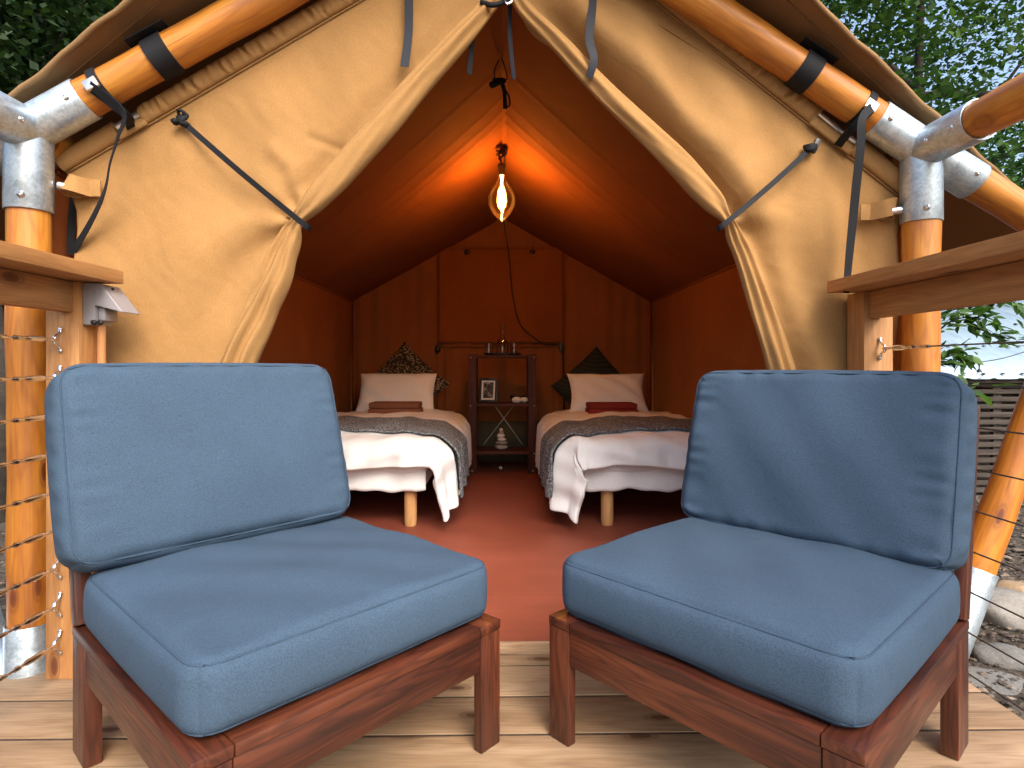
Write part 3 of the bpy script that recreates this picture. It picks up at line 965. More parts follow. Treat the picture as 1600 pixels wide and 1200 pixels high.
    # --- rolled door flap
    if sgn < 0:
        cl = [(779, -14, 11), (764, 12, 13), (720, 62, 17), (650, 140, 20), (590, 210, 22), (535, 270, 22), (494, 316, 18), (467, 346, 10), (457, 368, 17), (446, 398, 22), (432, 440, 24), (410, 490, 25), (380, 560, 26), (350, 660, 29), (325, 780, 32), (312, 1006, 36)]
    else:
        cl = [(800, -14, 10), (822, 20, 12), (880, 78, 14), (950, 152, 16), (1015, 214, 18), (1070, 270, 20), (1112, 318, 17), (1134, 345, 8), (1144, 368, 12), (1158, 400, 14), (1187, 480, 18), (1217, 575, 21), (1250, 690, 25), (1285, 830, 28), (1318, 988, 32)]
    path = smooth_path([Vector(c) for c in cl], 14)
    N = len(path); nk = 44
    vs = []
    for i, p in enumerate(path):
        tv = (path[min(i + 1, N - 1)] - path[max(i - 1, 0)]); tv.z = 0; tv.normalize()
        nx, ny = -tv.y, tv.x
        if nx < 0: nx, ny = -nx, -ny
        tt = i / (N - 1)
        below = p.y > tie[1]
        for k in range(nk):
            a = 2 * math.pi * k / nk
            w = p.z
            fold = 1 + (0.16 if below else 0.07) * math.sin(a * 3 + tt * 9 + (0 if below else 2)) + (0.10 if below else 0.05) * math.sin(a * 6 - tt * 22 + 1) + 0.035 * math.sin(a * 9 + tt * 60)
            fold *= 1 + 0.07 * math.sin(tt * 47 + a)
            ca, sa = math.cos(a), math.sin(a)
            qx = p.x + nx * w * ca * (1 + 0.05 * math.sin(tt * 60 + a)); qy = p.y + ny * w * ca
            X, Y, Zz = px_to_wall(np.array(qx), np.array(qy), 0.0)
            dep = (w / F * 1.85) * 0.85 * sa * fold + 0.012
            if below:
                dep += 0.010 * math.sin(ca * 8 + tt * 14) * max(sa, 0)
            else:
                dep += 0.005 * math.sin(ca * 5 + tt * 10) * max(sa, 0)
            vs.append((float(X), float(Y) - dep, max(float(Zz), FZ + 0.002)))
    fs = []
    for i in range(N - 1):
        for k in range(nk):
            k2 = (k + 1) % nk
            fs.append([i * nk + k, i * nk + k2, (i + 1) * nk + k2, (i + 1) * nk + k])
    mesh('rolled_door_flap', vs, fs, M['canvas'], pan, smooth=True)
    return pan

panL = front_panel(-1)
panR = front_panel(1)

# ---- pole sleeve along the top of the front wall (gathered hem), with a gap that shows the tube
def sleeve(sgn, pan):
    if sgn < 0:
        a, b = (100, 262), (786, -140)
        gaps = [(0.13, 0.185)]; half = 15.0
    else:
        a, b = (1420, 306), (786, -200)
        gaps = [(0.145, 0.235)]; half = 16.0
    def P(t, off, dep):
        px = a[0] + (b[0] - a[0]) * t; py = a[1] + (b[1] - a[1]) * t
        L = math.hypot(b[0] - a[0], b[1] - a[1])
        nx, ny = (b[1] - a[1]) / L, -(b[0] - a[0]) / L
        if ny > 0: nx, ny = -nx, -ny
        x, y, z = px_to_wall(np.array(px + nx * off), np.array(py + ny * off), 0.0)
        return Vector((float(x), float(y) - dep, float(z)))
    spans = [(0.0, gaps[0][0]), (gaps[0][1], 1.0)]
    for (t0, t1) in spans:
        n = max(16, int((t1 - t0) * 520)); nk = 20
        vs = []
        for i in range(n + 1):
            t = t0 + (t1 - t0) * i / n
            gather = 0.10 if t < gaps[0][0] else 1.0
            rp = gather * (0.13 * math.sin(t * 260 + 1.8 * math.sin(t * 47)) + 0.10 * math.sin(t * 410 + 2 * math.sin(t * 31)))
            for k in range(nk):
                an = 2 * math.pi * k / nk
                off = half * math.sin(an) + 6
                dep = 0.006 + 0.020 * math.cos(an) * (1 + rp * (1 + 0.7 * math.sin(an * 2 + t * 90)))
                vs.append(P(t + 0.0012 * gather * math.sin(an * 3 + t * 200), off, dep))
        fs = []
        for i in range(n):
            for k in range(nk):
                k2 = (k + 1) % nk
                fs.append([i * nk + k, i * nk + k2, (i + 1) * nk + k2, (i + 1) * nk + k])
        fs.append(list(range(nk))); fs.append([n * nk + k for k in range(nk)][::-1])
        mesh('pole_sleeve', vs, fs, M['canvas'], pan, smooth=True)
    # stitching line and the half open sleeve at the gap
    pts = [P(t, -half + 4, 0.005) for t in np.linspace(0.0, 1.0, 40)]
    vs, fs = tube_geo(pts, 0.0022, 5)
    mesh('stitch_line', vs, fs, M['canvas'], pan, smooth=True)
    g0, g1 = gaps[0]
    tube('sleeve_tube', [P(g0 - 0.02, 10, 0.004), P(g1 + 0.02, 10, 0.004)], 0.0135, M['pole_silver'], pan, 16, 0)
    vs, fs = [], []
    for t in np.linspace(g0 - 0.004, g1 + 0.004, 10):
        for off in np.linspace(-half + 2, 2, 6):
            vs.append(P(t, off, 0.020 - 0.010 * ((off + 5) / 12) ** 2))
    mesh('sleeve_patch', vs, grid_faces(6, 10), M['canvas'], pan, smooth=True, solid=0.003)
sleeve(-1, panL); sleeve(1, panR)

# ---- corner loops of canvas with the tube end
def loop(px, py, sgn, pan):
    p = on_y(px, py, FRONT0 - 0.055, FRONTK)
    q = on_y(px - sgn * 40, py + 4, FRONT0 - 0.02, FRONTK)
    pts = [q, q.lerp(p, 0.5) + Vector((0, -0.02, 0.004)), p + Vector((0, 0, 0.012)), p + Vector((sgn * 0.012, 0.03, 0.004)), p + Vector((-sgn * 0.02, 0.045, 0))]
    ribbon('canvas_loop', pts, 0.055, M['canvas'], pan, (0, 0.15, 1), 0.003, 0.3)
    lathe('tube_end', p + Vector((-sgn * 0.03, 0.02, -0.004)), p + Vector((sgn * 0.022, -0.012, -0.002)), [(0, 0.012), (0.052, 0.012), (0.056, 0.010), (0.056, 0.0)], M['pole_silver'], pan, 14)
    block('loop_patch', q + Vector((-0.030, -0.004, -0.026)), q + Vector((0.030, 0.002, 0.026)), M['canvas'], pan, bev=0.002)
loop(1398, 328, 1, panR); loop(102, 290, -1, panL)

# ---- tie-backs, hanging tapes, straps
def W(px, py, off):
    return on_y(px, py, FRONT0 - off, FRONTK)
def tieback(p, q, pan, knob=False):
    a, b = W(*p, 0.022), W(*q, 0.062)
    m1 = a.lerp(b, 0.5) + Vector((0, -0.012, -0.004))
    tb = ribbon('tie_strap', [a, m1, b, b + Vector((0.006 if p[0] < 800 else -0.006, 0.05, -0.004))], 0.017, M['webbing'], pan, (0.5 if p[0] < 800 else -0.5, 0, 0.9), 0.002, 0.25)
    if knob:
        bar('strap_toggle', a + Vector((0.014, -0.008, 0.020)), a + Vector((-0.006, -0.008, -0.022)), 0.018, 0.016, M['black'], tb, (0, 1, 0), 0.003)
        ell('strap_knot', a + Vector((-0.012, -0.008, -0.006)), (0.022, 0.014, 0.013), M['webbing'], tb, 4, 0.2, 10, 7)
    else:
        for k, (dx, dz, rr) in enumerate(((0.0, 0.0, 0.016), (0.012, 0.012, 0.012), (-0.014, -0.006, 0.011), (0.010, -0.012, 0.012))):
            ell('strap_knot', a + Vector((dx, -0.006, dz)), (rr, 0.010, rr * 0.8), M['webbing'], tb, k + 3, 0.3, 10, 7)
        tube('strap_loop', [a, a + Vector((-0.004, -0.014, 0.026)), a + Vector((0.016, -0.014, 0.018)), a], 0.005, M['webbing'], tb, 6, 5)
tieback((284, 189), (473, 349), panL)
tieback((1270, 229), (1131, 351), panR, True)
ribbon('hanging_tape', [W(640, -60, 0.03), W(639, 0, 0.030), W(638, 55, 0.024), W(632, 104, 0.030)], 0.026, M['webbing_blue'], panL, (1, 0, 0.1), 0.002)
ribbon('hanging_tape', [W(927, -60, 0.03), W(926, 5, 0.034), W(921, 60, 0.05), W(928, 92, 0.055), W(920, 121, 0.05)], 0.026, M['webbing_blue'], panR, (0.75, 0.6, 0), 0.002, 0.7)
ribbon('hanging_tape', [W(741, 20, -0.02), W(738, 60, -0.03), W(733, 116, -0.03)], 0.020, M['webbing'], panL, (0.7, 0.7, 0), 0.002)
ribbon('hanging_tape', [W(796, 5, -0.02), W(797, 60, -0.03), W(803, 124, -0.03)], 0.020, M['webbing_blue'], panR, (0.6, 0.7, 0), 0.002)
# little hook and tape tangle at the peak
tube('peak_cord', [W(752, 3, 0.03), W(770, 8, 0.045), W(790, 2, 0.04), W(800, -6, 0.03)], 0.008, M['webbing'], tent, 8)
tube('peak_hook', [W(788, -4, 0.05), W(792, 6, 0.055), W(800, 2, 0.055), W(798, -8, 0.05)], 0.004, M['steel'], tent, 6)

def band(name, J, dist, width, mat, parent):
    d = (APEX - J).normalized()
    c = J + d * dist
    return lathe(name, c - d * width / 2, c + d * width / 2, [(0, PR + 0.001), (0, PR + 0.005), (width, PR + 0.005), (width, PR + 0.001)], mat, parent, 28)

def rafter_gear(J, sgn, vel, stp, tail, tail2):
    d = (APEX - J).normalized()
    b = band('hook_and_loop_band', J, vel, 0.062, M['webbing'], tent)
    n = Vector((-d.z * sgn, 0, d.x * sgn)); n = Vector((0, -1, 0))
    c = J + d * vel
    up = d.cross(Vector((0, 1, 0)))
    if up.z < 0: up = -up
    bar('band_tab', c - d * 0.062 + up * (PR + 0.006) + Vector((0, -0.02, 0)), c + d * 0.062 + up * (PR + 0.006) + Vector((0, -0.02, 0)), 0.06, 0.004, M['webbing'], b, up, 0.001)
    s = band('strap_band', J, stp, 0.026, M['webbing'], tent)
    c = J + d * stp
    bk = c + Vector((0, -PR - 0.010, -0.012)) - up * 0.006
    bar('buckle', bk - d * 0.019, bk + d * 0.019, 0.030, 0.012, M['bolt'], s, (0, -1, 0), 0.003)
    ribbon('strap_tail', [bk + Vector((0, -0.004, -0.005))] + tail, 0.026, M['webbing'], s, (0.9, 0.35 * sgn, 0.1), 0.002, 0.5)
    ribbon('strap_link', [bk + Vector((0, 0.0, -0.01))] + tail2, 0.026, M['webbing'], s, tuple(d), 0.002)

rafter_gear(JL, -1, 0.435, 0.245,
            [at(192, 175, 1.66), at(184, 215, 1.68), at(172, 255, 1.70), at(163, 300, 1.72), at(140, 350, 1.76), at(112, 396, 1.80)],
            [at(197, 180, 1.72), at(204, 198, 1.78), at(212, 212, 1.82)])
rafter_gear(JR, 1, 0.455, 0.24,
            [at(1347, 186, 1.79), at(1345, 225, 1.80), at(1339, 280, 1.82), at(1333, 340, 1.84), at(1327, 400, 1.85), at(1322, 458, 1.86)],
            [at(1335, 198, 1.84), at(1320, 214, 1.88), at(1309, 228, 1.92)])
# strap on the left that falls behind the rail
ribbon('strap_tail', [at(116, 300, 1.83), at(112, 340, 1.83), at(110, 398, 1.83)], 0.02, M['webbing'], tent, (0.6, 0.7, 0), 0.002)
# tied webbing knot under the ridge inside
k0 = at(780, 130, 2.6)
kn = tube('ridge_tie', [k0 + Vector((-0.035, 0, 0.0)), k0 + Vector((-0.03, -0.01, -0.018)), k0 + Vector((0.0, -0.02, -0.008)), k0 + Vector((0.022, -0.01, 0.004)), k0 + Vector((0.01, 0, 0.014)), k0 + Vector((-0.03, 0, 0.010))], 0.010, M['webbing'], tent, 8)
ribbon('ridge_tie_tail', [k0 + Vector((0.008, -0.01, 0)), k0 + Vector((0.022, -0.012, -0.035)), k0 + Vector((0.026, -0.01, -0.118))], 0.018, M['webbing'], kn, (1, 0.2, 0), 0.002)
tube('ridge_tie_loop', [k0 + Vector((0.018, -0.01, -0.02)), k0 + Vector((0.042, -0.01, -0.06)), k0 + Vector((0.046, -0.01, -0.10)), k0 + Vector((0.034, -0.01, -0.105)), k0 + Vector((0.026, -0.01, -0.06))], 0.004, M['webbing'], kn, 6)
tube('ridge_tie_cord', [k0 + Vector((-0.02, 0, 0.01)), k0 + Vector((-0.02, 0.0, 0.06)), k0 + Vector((0.0, 0.03, 0.12))], 0.003, M['webbing'], kn, 5)
tube('ridge_tie_cord', [k0 + Vector((0.02, 0, 0.01)), k0 + Vector((0.035, 0.0, 0.03)), k0 + Vector((0.01, 0.03, 0.13))], 0.003, M['webbing'], kn, 5)

# ------------------------------------------------------------------ railings
def railing(sgn, label, yend, xin_front):
    rt = root('cable_railing', label, 'railing', (sgn * 1.22, yend, 0), group='cable railings of the deck')
    xi = 1.176 if sgn < 0 else 1.135       # inner face of the newel post
    x0, x1 = sgn * xi, sgn * (xi + 0.092)
    lo, hi = min(x0, x1), max(x0, x1)
    yf = yend
    topz = 1.105
    block('newel_post', (lo, yf, 0.0), (hi, yf + 0.092, topz), M['cedar'], rt, bev=0.003)
    xa, xb = sgn * (xi - 0.085), sgn * (xi + 0.105)
    block('cap_rail', (min(xa, xb), -0.5, topz + 0.001), (max(xa, xb), yf + 0.06, topz + 0.039), M['cedar'], rt, bev=0.003)
    xa, xb = sgn * (xi + 0.016), sgn * (xi + 0.054)
    block('lower_rail', (min(xa, xb), -0.5, topz - 0.085), (max(xa, xb), yf - 0.001, topz - 0.0005), M['cedar'], rt, bev=0.003)
    block('newel_post', (lo, -0.62, 0.0), (hi, -0.528, topz), M['cedar'], rt, bev=0.003)
    xc = sgn * (xi + 0.048)
    z = 0.942 if sgn < 0 else 0.925
    while z > 0.06:
        y0 = yf - 0.004
        c = tube('cable', [(xc, -0.52, z), (xc, y0 - 0.20, z)], 0.0022, M['cable'], rt, 6, 0)
        # turnbuckle: swaged end, threaded rod, open body, jaw
        t = Matrix.Identity(4)
        prof = [(0, 0.0024), (0.004, 0.0050), (0.036, 0.0050), (0.040, 0.0030), (0.058, 0.0030), (0.062, 0.0064), (0.076, 0.0064), (0.080, 0.0040), (0.092, 0.0044), (0.100, 0.0075), (0.112, 0.0082), (0.140, 0.0082), (0.152, 0.0072), (0.160, 0.0038), (0.176, 0.0050), (0.188, 0.0058), (0.200, 0.0040)]
        lathe('turnbuckle', (xc, y0 - 0.215, z), (xc, y0, z), prof, M['steel'], c, 10)
        # eye strap: bowed band with two screw feet
        tube('eye_strap', [(xc, y0 - 0.001, z + 0.030), (xc, y0 - 0.006, z + 0.018), (xc, y0 - 0.022, z + 0.008), (xc, y0 - 0.022, z - 0.008), (xc, y0 - 0.006, z - 0.018), (xc, y0 - 0.001, z - 0.030)], 0.0042, M['steel'], c, 6, 4)
        for s2 in (-1, 1):
            ell('screw', (xc, y0 - 0.002, z + s2 * 0.030), (0.0058, 0.003, 0.0058), M['bolt'], c, 1, 0.02, 10, 6)
        z -= 0.1045
    return rt
railing(-1, 'deck railing with nine steel cables beside the grey wall light', 1.655, 0)
railing(1, 'deck railing with steel cables on the side of the stones and slatted shed', 1.83, 0)

# ------------------------------------------------------------------ hooded wall light on the left newel
wl_ = root('wall_light', 'grey hooded wall light on the newel post under the rail cap', 'wall light', (-1.176, 1.70, 0.98))
x0 = -1.1745
block('back_box', (x0, 1.665, 0.985), (x0 + 0.036, 1.742, 1.1035), M['grey_box'], wl_, bev=0.006)
# hood: wedge that leans out downwards, open underneath
yA, yB2 = 1.662, 1.745
vs = [(x0 + 0.037, yA, 1.102), (x0 + 0.052, yA, 1.100), (x0 + 0.112, yA, 1.022), (x0 + 0.037, yA, 1.040),
      (x0 + 0.037, yB2, 1.102), (x0 + 0.052, yB2, 1.100), (x0 + 0.112, yB2, 1.022), (x0 + 0.037, yB2, 1.040)]
fs = [[0, 1, 5, 4], [1, 2, 6, 5], [0, 3, 2, 1], [4, 5, 6, 7]]
hd = mesh('hood', vs, fs, M['grey_box'], wl_, solid=-0.004)
bv = hd.modifiers.new('round', 'BEVEL'); bv.width = 0.0035; bv.segments = 3
block('lamp_lens', (x0 + 0.037, 1.675, 0.998), (x0 + 0.056, 1.732, 1.036), M['grey_box'], wl_, bev=0.004)
for k in (0, 1):
    ell('gland', (x0 + 0.030 + 0.018 * k, 1.668, 0.992), (0.008, 0.006, 0.008), M['black'], wl_, k, 0.1, 10, 6)
ell('screw', (x0 + 0.062, 1.700, 1.090), (0.004, 0.004, 0.004), M['black'], wl_, 1, 0.05, 8, 6)
lathe('conduit', (x0 + 0.030, 1.700, 0.99), (x0 + 0.030, 1.700, 0.01), [(0, 0.011), (0.98, 0.011)], M['conduit'], wl_, 14)

# ------------------------------------------------------------------ lounge chairs
CH_W = 0.67
H = CH_W / 2
HB = H + 0.03          # the frame is a little deeper than wide
def make_chair(loc, rz, label):
    base = Matrix.Translation(Vector(loc)) @ Matrix.Rotation(rz, 4, 'Z')
    rt = root('lounge_chair', label, 'lounge chair', loc, rz, group='wooden lounge chairs with blue cushions')
    TZ = 0.284
    mt = M['chair']
    def blk(n, lo, hi, bev=0.003): return block(n, lo, hi, mt, rt, base, bev)
    for s in (-1, 1):
        a, b = sorted((s * H, s * (H - 0.064)))
        blk('side_rail', (a, -H, TZ - 0.021), (b, HB, TZ))
        a, b = sorted((s * (H - 0.004), s * (H - 0.024)))
        blk('side_apron', (a, -H + 0.028, TZ - 0.096), (b, HB - 0.098, TZ - 0.0225))
        a, b = sorted((s * (H - 0.001), s * (H - 0.062)))
        blk('front_leg', (a, -H + 0.001, 0.0), (b, -H + 0.026, TZ - 0.022))
        a, b = sorted((s * (H - 0.001), s * (H - 0.036)))
        blk('rear_leg', (a, HB - 0.096, 0.0), (b, HB - 0.001, TZ - 0.022))
        # leaning back post
        x = s * (H - 0.018)
        bar('back_post', (x, HB - 0.012, TZ + 0.002), (x, HB + 0.108, 0.775), 0.034, 0.046, mt, rt, (0, 1, 0), 0.004, base)
    blk('front_rail', (-H + 0.0655, -H, TZ - 0.021), (H - 0.0655, -H + 0.06, TZ))
    blk('front_apron', (-H + 0.064, -H + 0.004, TZ - 0.100), (H - 0.064, -H + 0.024, TZ - 0.0225))
    blk('rear_rail', (-H + 0.0655, HB - 0.06, TZ - 0.021), (H - 0.0655, HB, TZ))
    for k in range(7):
        y = -H + 0.10 + k * 0.073
        blk('seat_slat', (-H + 0.0655, y, TZ - 0.030), (H - 0.0655, y + 0.045, TZ - 0.012))
    for k in range(5):
        t = 0.12 + 0.2 * k
        z = TZ + (0.775 - TZ) * t; y = HB - 0.012 + 0.12 * t
        bar('back_slat', (-H + 0.036, y, z), (H - 0.036, y, z), 0.02, 0.06, mt, rt, (0, -0.24, 1), 0.003, base)
    return rt, base

def cushion_geo(hx, hy, hz, r, puff, seed, wr=0.0, n=60, nz=14, side_bulge=0.012):
    """rounded box with puffed faces; seams round the top and bottom edges"""
    rs = random.Random(seed)
    ph = [rs.uniform(0, 6.28) for _ in range(10)]
    flat = [False]
    def shape(p):
        x, y, z = p
        ix, iy, iz = max(-hx + r, min(hx - r, x)), max(-hy + r, min(hy - r, y)), max(-hz + r, min(hz - r, z))
        d = Vector((x - ix, y - iy, z - iz))
        rc = 0.055        # plan corner radius
        jx, jy = max(-hx + rc, min(hx - rc, x)), max(-hy + rc, min(hy - rc, y))
        v = Vector((x, y, z))
        # plan rounding
        e = Vector((x - jx, y - jy, 0))
        if e.length > 1e-9 and abs(x) > hx - rc and abs(y) > hy - rc:
            m = max(abs(e.x), abs(e.y))
            e2 = e.normalized() * m
            v = Vector((jx + e2.x, jy + e2.y, z))
        # edge rounding between faces and sides
        fx = min(1.0, max(abs(x) / hx, abs(y) / hy))
        # distance from rim in plan
        rim = min(hx - abs(x), hy - abs(y))
        if rim < r and abs(z) > hz - r:
            a = 1 - rim / r; b = (abs(z) - (hz - r)) / r
            m = max(a, b); L = math.hypot(a, b)
            if L > 1e-6:
                k = m / L
                na, nb = a * k, b * k
                # shrink both
                cx = (1 - rim / r) - na
                sx, sy = (1 if hx - abs(x) <= hy - abs(y) else 0), 0
                dv = cx * r
                if hx - abs(v.x) < hy - abs(v.y): v.x -= math.copysign(dv, v.x)
                else: v.y -= math.copysign(dv, v.y)
                v.z = math.copysign(hz - r + nb * r, z)
        ux, uy, uz = x / hx, y / hy, z / hz
        g = max(0.0, (1 - ux ** 2)) ** 0.7 * max(0.0, (1 - uy ** 2)) ** 0.7
        if abs(z) > hz * 0.99:
            v.z += math.copysign(puff * g, z)
        sb = side_bulge * (1 - uz * uz)
        if abs(ux) > 0.93: v.x += math.copysign(sb * (1 - uy * uy) ** 0.5 if abs(uy) < 1 else 0, x)
        if abs(uy) > 0.93: v.y += math.copysign(sb * (1 - ux * ux) ** 0.5 if abs(ux) < 1 else 0, y)
        # gentle unevenness
        q = 0.0034 * (math.sin(x * 13 + ph[0] + 2 * y) + math.sin(y * 17 + ph[1] - 3 * x) + 0.7 * math.sin(x * 29 + y * 23 + ph[2]))
        if abs(z) > hz * 0.9: v.z += q * math.copysign(1, z) * g ** 0.3
        if wr and not flat[0]:
            # puckers across the seams, stronger at the short ends
            edge = max(0.0, (abs(ux) - 0.72) / 0.28)
            pk = math.sin(y * 95 + 2.0 * math.sin(y * 31 + ph[3]) + ph[4]) * math.sin(y * 37 + ph[5])
            if abs(z) > hz * 0.6: v.z += wr * 0.8 * pk * edge * max(0.0, 1 - edge * edge) * math.copysign(1, z)
            if abs(ux) > 0.9: v.x += wr * 0.38 * math.sin(y * 88 + ph[6] + z * 25) * math.sin(y * 37 + ph[7]) * (1 - uz * uz) ** 0.5 * (0.5 + 0.5 * math.sin(z * 60))
            e2 = max(0.0, (abs(uy) - 0.8) / 0.2)
            if abs(z) > hz * 0.6: v.z += wr * 0.22 * math.sin(x * 70 + 2 * math.sin(x * 19 + ph[8])) * e2 * math.copysign(1, z)
        return v
    # sample the cube surface with finer spacing near the rims
    def lin(h, n):
        t = np.linspace(-1, 1, n)
        t = np.sin(t * math.pi / 2) * 0.55 + t * 0.45
        return t * h
    X = lin(hx, n); Y = lin(hy, n); Zs = lin(hz, nz)
    vid = {}; vs = []; fs = []
    def vert(i, j, k):
        key = (i, j, k)
        if key not in vid:
            vid[key] = len(vs); vs.append(shape((X[i], Y[j], Zs[k])))
        return vid[key]
    for i in range(n - 1):
        for j in range(n - 1):
            fs.append([vert(i, j, nz - 1), vert(i + 1, j, nz - 1), vert(i + 1, j + 1, nz - 1), vert(i, j + 1, nz - 1)])
            fs.append([vert(i, j, 0), vert(i, j + 1, 0), vert(i + 1, j + 1, 0), vert(i + 1, j, 0)])
    for i in range(n - 1):
        for k in range(nz - 1):
            fs.append([vert(i, 0, k), vert(i + 1, 0, k), vert(i + 1, 0, k + 1), vert(i, 0, k + 1)])
            fs.append([vert(i, n - 1, k), vert(i, n - 1, k + 1), vert(i + 1, n - 1, k + 1), vert(i + 1, n - 1, k)])
    for j in range(n - 1):
        for k in range(nz - 1):
            fs.append([vert(0, j, k), vert(0, j, k + 1), vert(0, j + 1, k + 1), vert(0, j + 1, k)])
            fs.append([vert(n - 1, j, k), vert(n - 1, j + 1, k), vert(n - 1, j + 1, k + 1), vert(n - 1, j, k + 1)])
    # seam paths: at the rim of top and bottom
    seams = []
    flat[0] = True
    for sz in (1, -1):
        path = []
        o_ = 0.30 * r
        rim = [(-1, -1, 1, -1), (1, -1, 1, 1), (1, 1, -1, 1), (-1, 1, -1, -1)]
        for (ax, ay, bx, by) in rim:
            for t in np.linspace(0, 1, 40, endpoint=False):
                ux, uy = ax + (bx - ax) * t, ay + (by - ay) * t
                x, y = ux * hx, uy * hy
                p = shape((x, y, sz * (hz - 0.12 * r)))
                path.append(p)
        path.append(path[0])
        seams.append(path)
    return vs, fs, seams

def cushion(name, label, mw, dims, r, puff, seed, wr, group):
    vs, fs, seams = cushion_geo(*dims, r, puff, seed, wr)
    o = mesh(name, vs, fs, M['blue'], None, mw, smooth=True)
    tag(o, label, 'cushion', group)
    sub = o.modifiers.new('soft', 'SUBSURF'); sub.levels = 1; sub.render_levels = 1
    for path in seams:
        v2, f2 = tube_geo(path, 0.0020, 6)
        mesh('seam_piping', [mw @ Vector(p) for p in v2], f2, M['blue_seam'], o, smooth=True)
    return o

chairs = []
# left chair from its near front corner and the direction of its front rail
def chair_at(A, u_ang, near_is_left):
    u = Vector((math.cos(u_ang), math.sin(u_ang), 0)); v = Vector((-u.y, u.x, 0))
    A = Vector((A[0], A[1], 0))
    return A + (u if near_is_left else -u) * H + v * H
A_L = on_z(297, 1197, 0.283); A_R = on_z(1352, 1179, 0.283)
angL = R(47.3); angR = R(-49.0)
locL = chair_at(A_L, angL, True); locR = chair_at(A_R, angR, False)
rootL, baseL = make_chair(locL, angL, 'red-brown wooden lounge chair on the side of the grey wall light')
rootR = copy_tree(rootL)
rootR.location = locR; rootR.rotation_euler = (0, 0, angR)
rootR['label'] = 'red-brown wooden lounge chair on the side of the stones and slatted shed'
baseR = Matrix.Translation(locR) @ Matrix.Rotation(angR, 4, 'Z')

SEAT = (0.333, 0.322, 0.064)
BACK = (0.343, 0.230, 0.070)
for base, side, sd, zb_, lean, dx_, wr_ in ((baseL, 'beside the grey wall light', 11, 0.422, R(17.5), -0.022, 0.0085), (baseR, 'beside the stones', 23, 0.398, R(15), -0.010, 0.014)):
    mw = base @ Matrix.Translation((0.006 if dx_ < -0.015 else -0.004, 0.006, 0.288 + SEAT[2]))
    cushion('seat_cushion', 'slate blue box seat cushion of the chair ' + side, mw, SEAT, 0.030, 0.022, sd, 0.0022, 'blue seat cushions of the lounge chairs')
    mw = base @ Matrix.Translation((dx_, 0.292, zb_)) @ Matrix.Rotation(R(90) - lean, 4, 'X') @ Matrix.Translation((0, BACK[1], 0.0))
    cushion('back_cushion', 'slate blue back cushion leaning in the chair ' + side, mw, BACK, 0.036, 0.022, sd + 5, wr_, 'blue back cushions of the lounge chairs')

# ------------------------------------------------------------------ beds
def smoothstep(a, b, x):
    t = np.clip((x - a) / (b - a), 0, 1); return t * t * (3 - 2 * t)

def drape(sgn, xe, yfoot, top, A, B, off, seed, flare=0.20):
    """A: distance past the aisle edge (negative = on the bed), B: distance past the foot edge"""
    ro = 0.10
    ox = np.maximum(A, 0); oy = np.maximum(B, 0)
    def roll(o):
        # horizontal reach and drop of cloth of length o over a rounded edge of radius ro
        ang = np.clip(o / ro, 0, math.pi / 2)
        h = ro * np.sin(ang); dz = ro * (1 - np.cos(ang))
        rest = np.maximum(o - ro * math.pi / 2, 0)
        return h + rest * 0.10, dz + rest
    rr = np.hypot(ox, oy)
    h, dz = roll(rr)
    fl = flare * np.minimum(ox, oy)
    dx = np.where(rr > 0, ox / np.maximum(rr, 1e-6), 0); dy = np.where(rr > 0, oy / np.maximum(rr, 1e-6), 0)
    x = xe - sgn * np.minimum(A, 0) * -1 if False else xe - sgn * (-np.minimum(A, 0)) * -1
    # sgn=-1: left bed (aisle to the right, +x); sgn=+1: right bed (aisle to the left, -x)
    out = -sgn
    x = xe + out * (np.minimum(A, 0) + dx * (h + off) - (0.25 if sgn < 0 else 0.95) * fl)
    y = yfoot - (np.minimum(B, 0) + dy * (h + off) + 0.5 * fl)
    z = top - dz + off * (1 - 0.85 * smoothstep(0.05, 0.15, rr))
    return x, y, z, rr

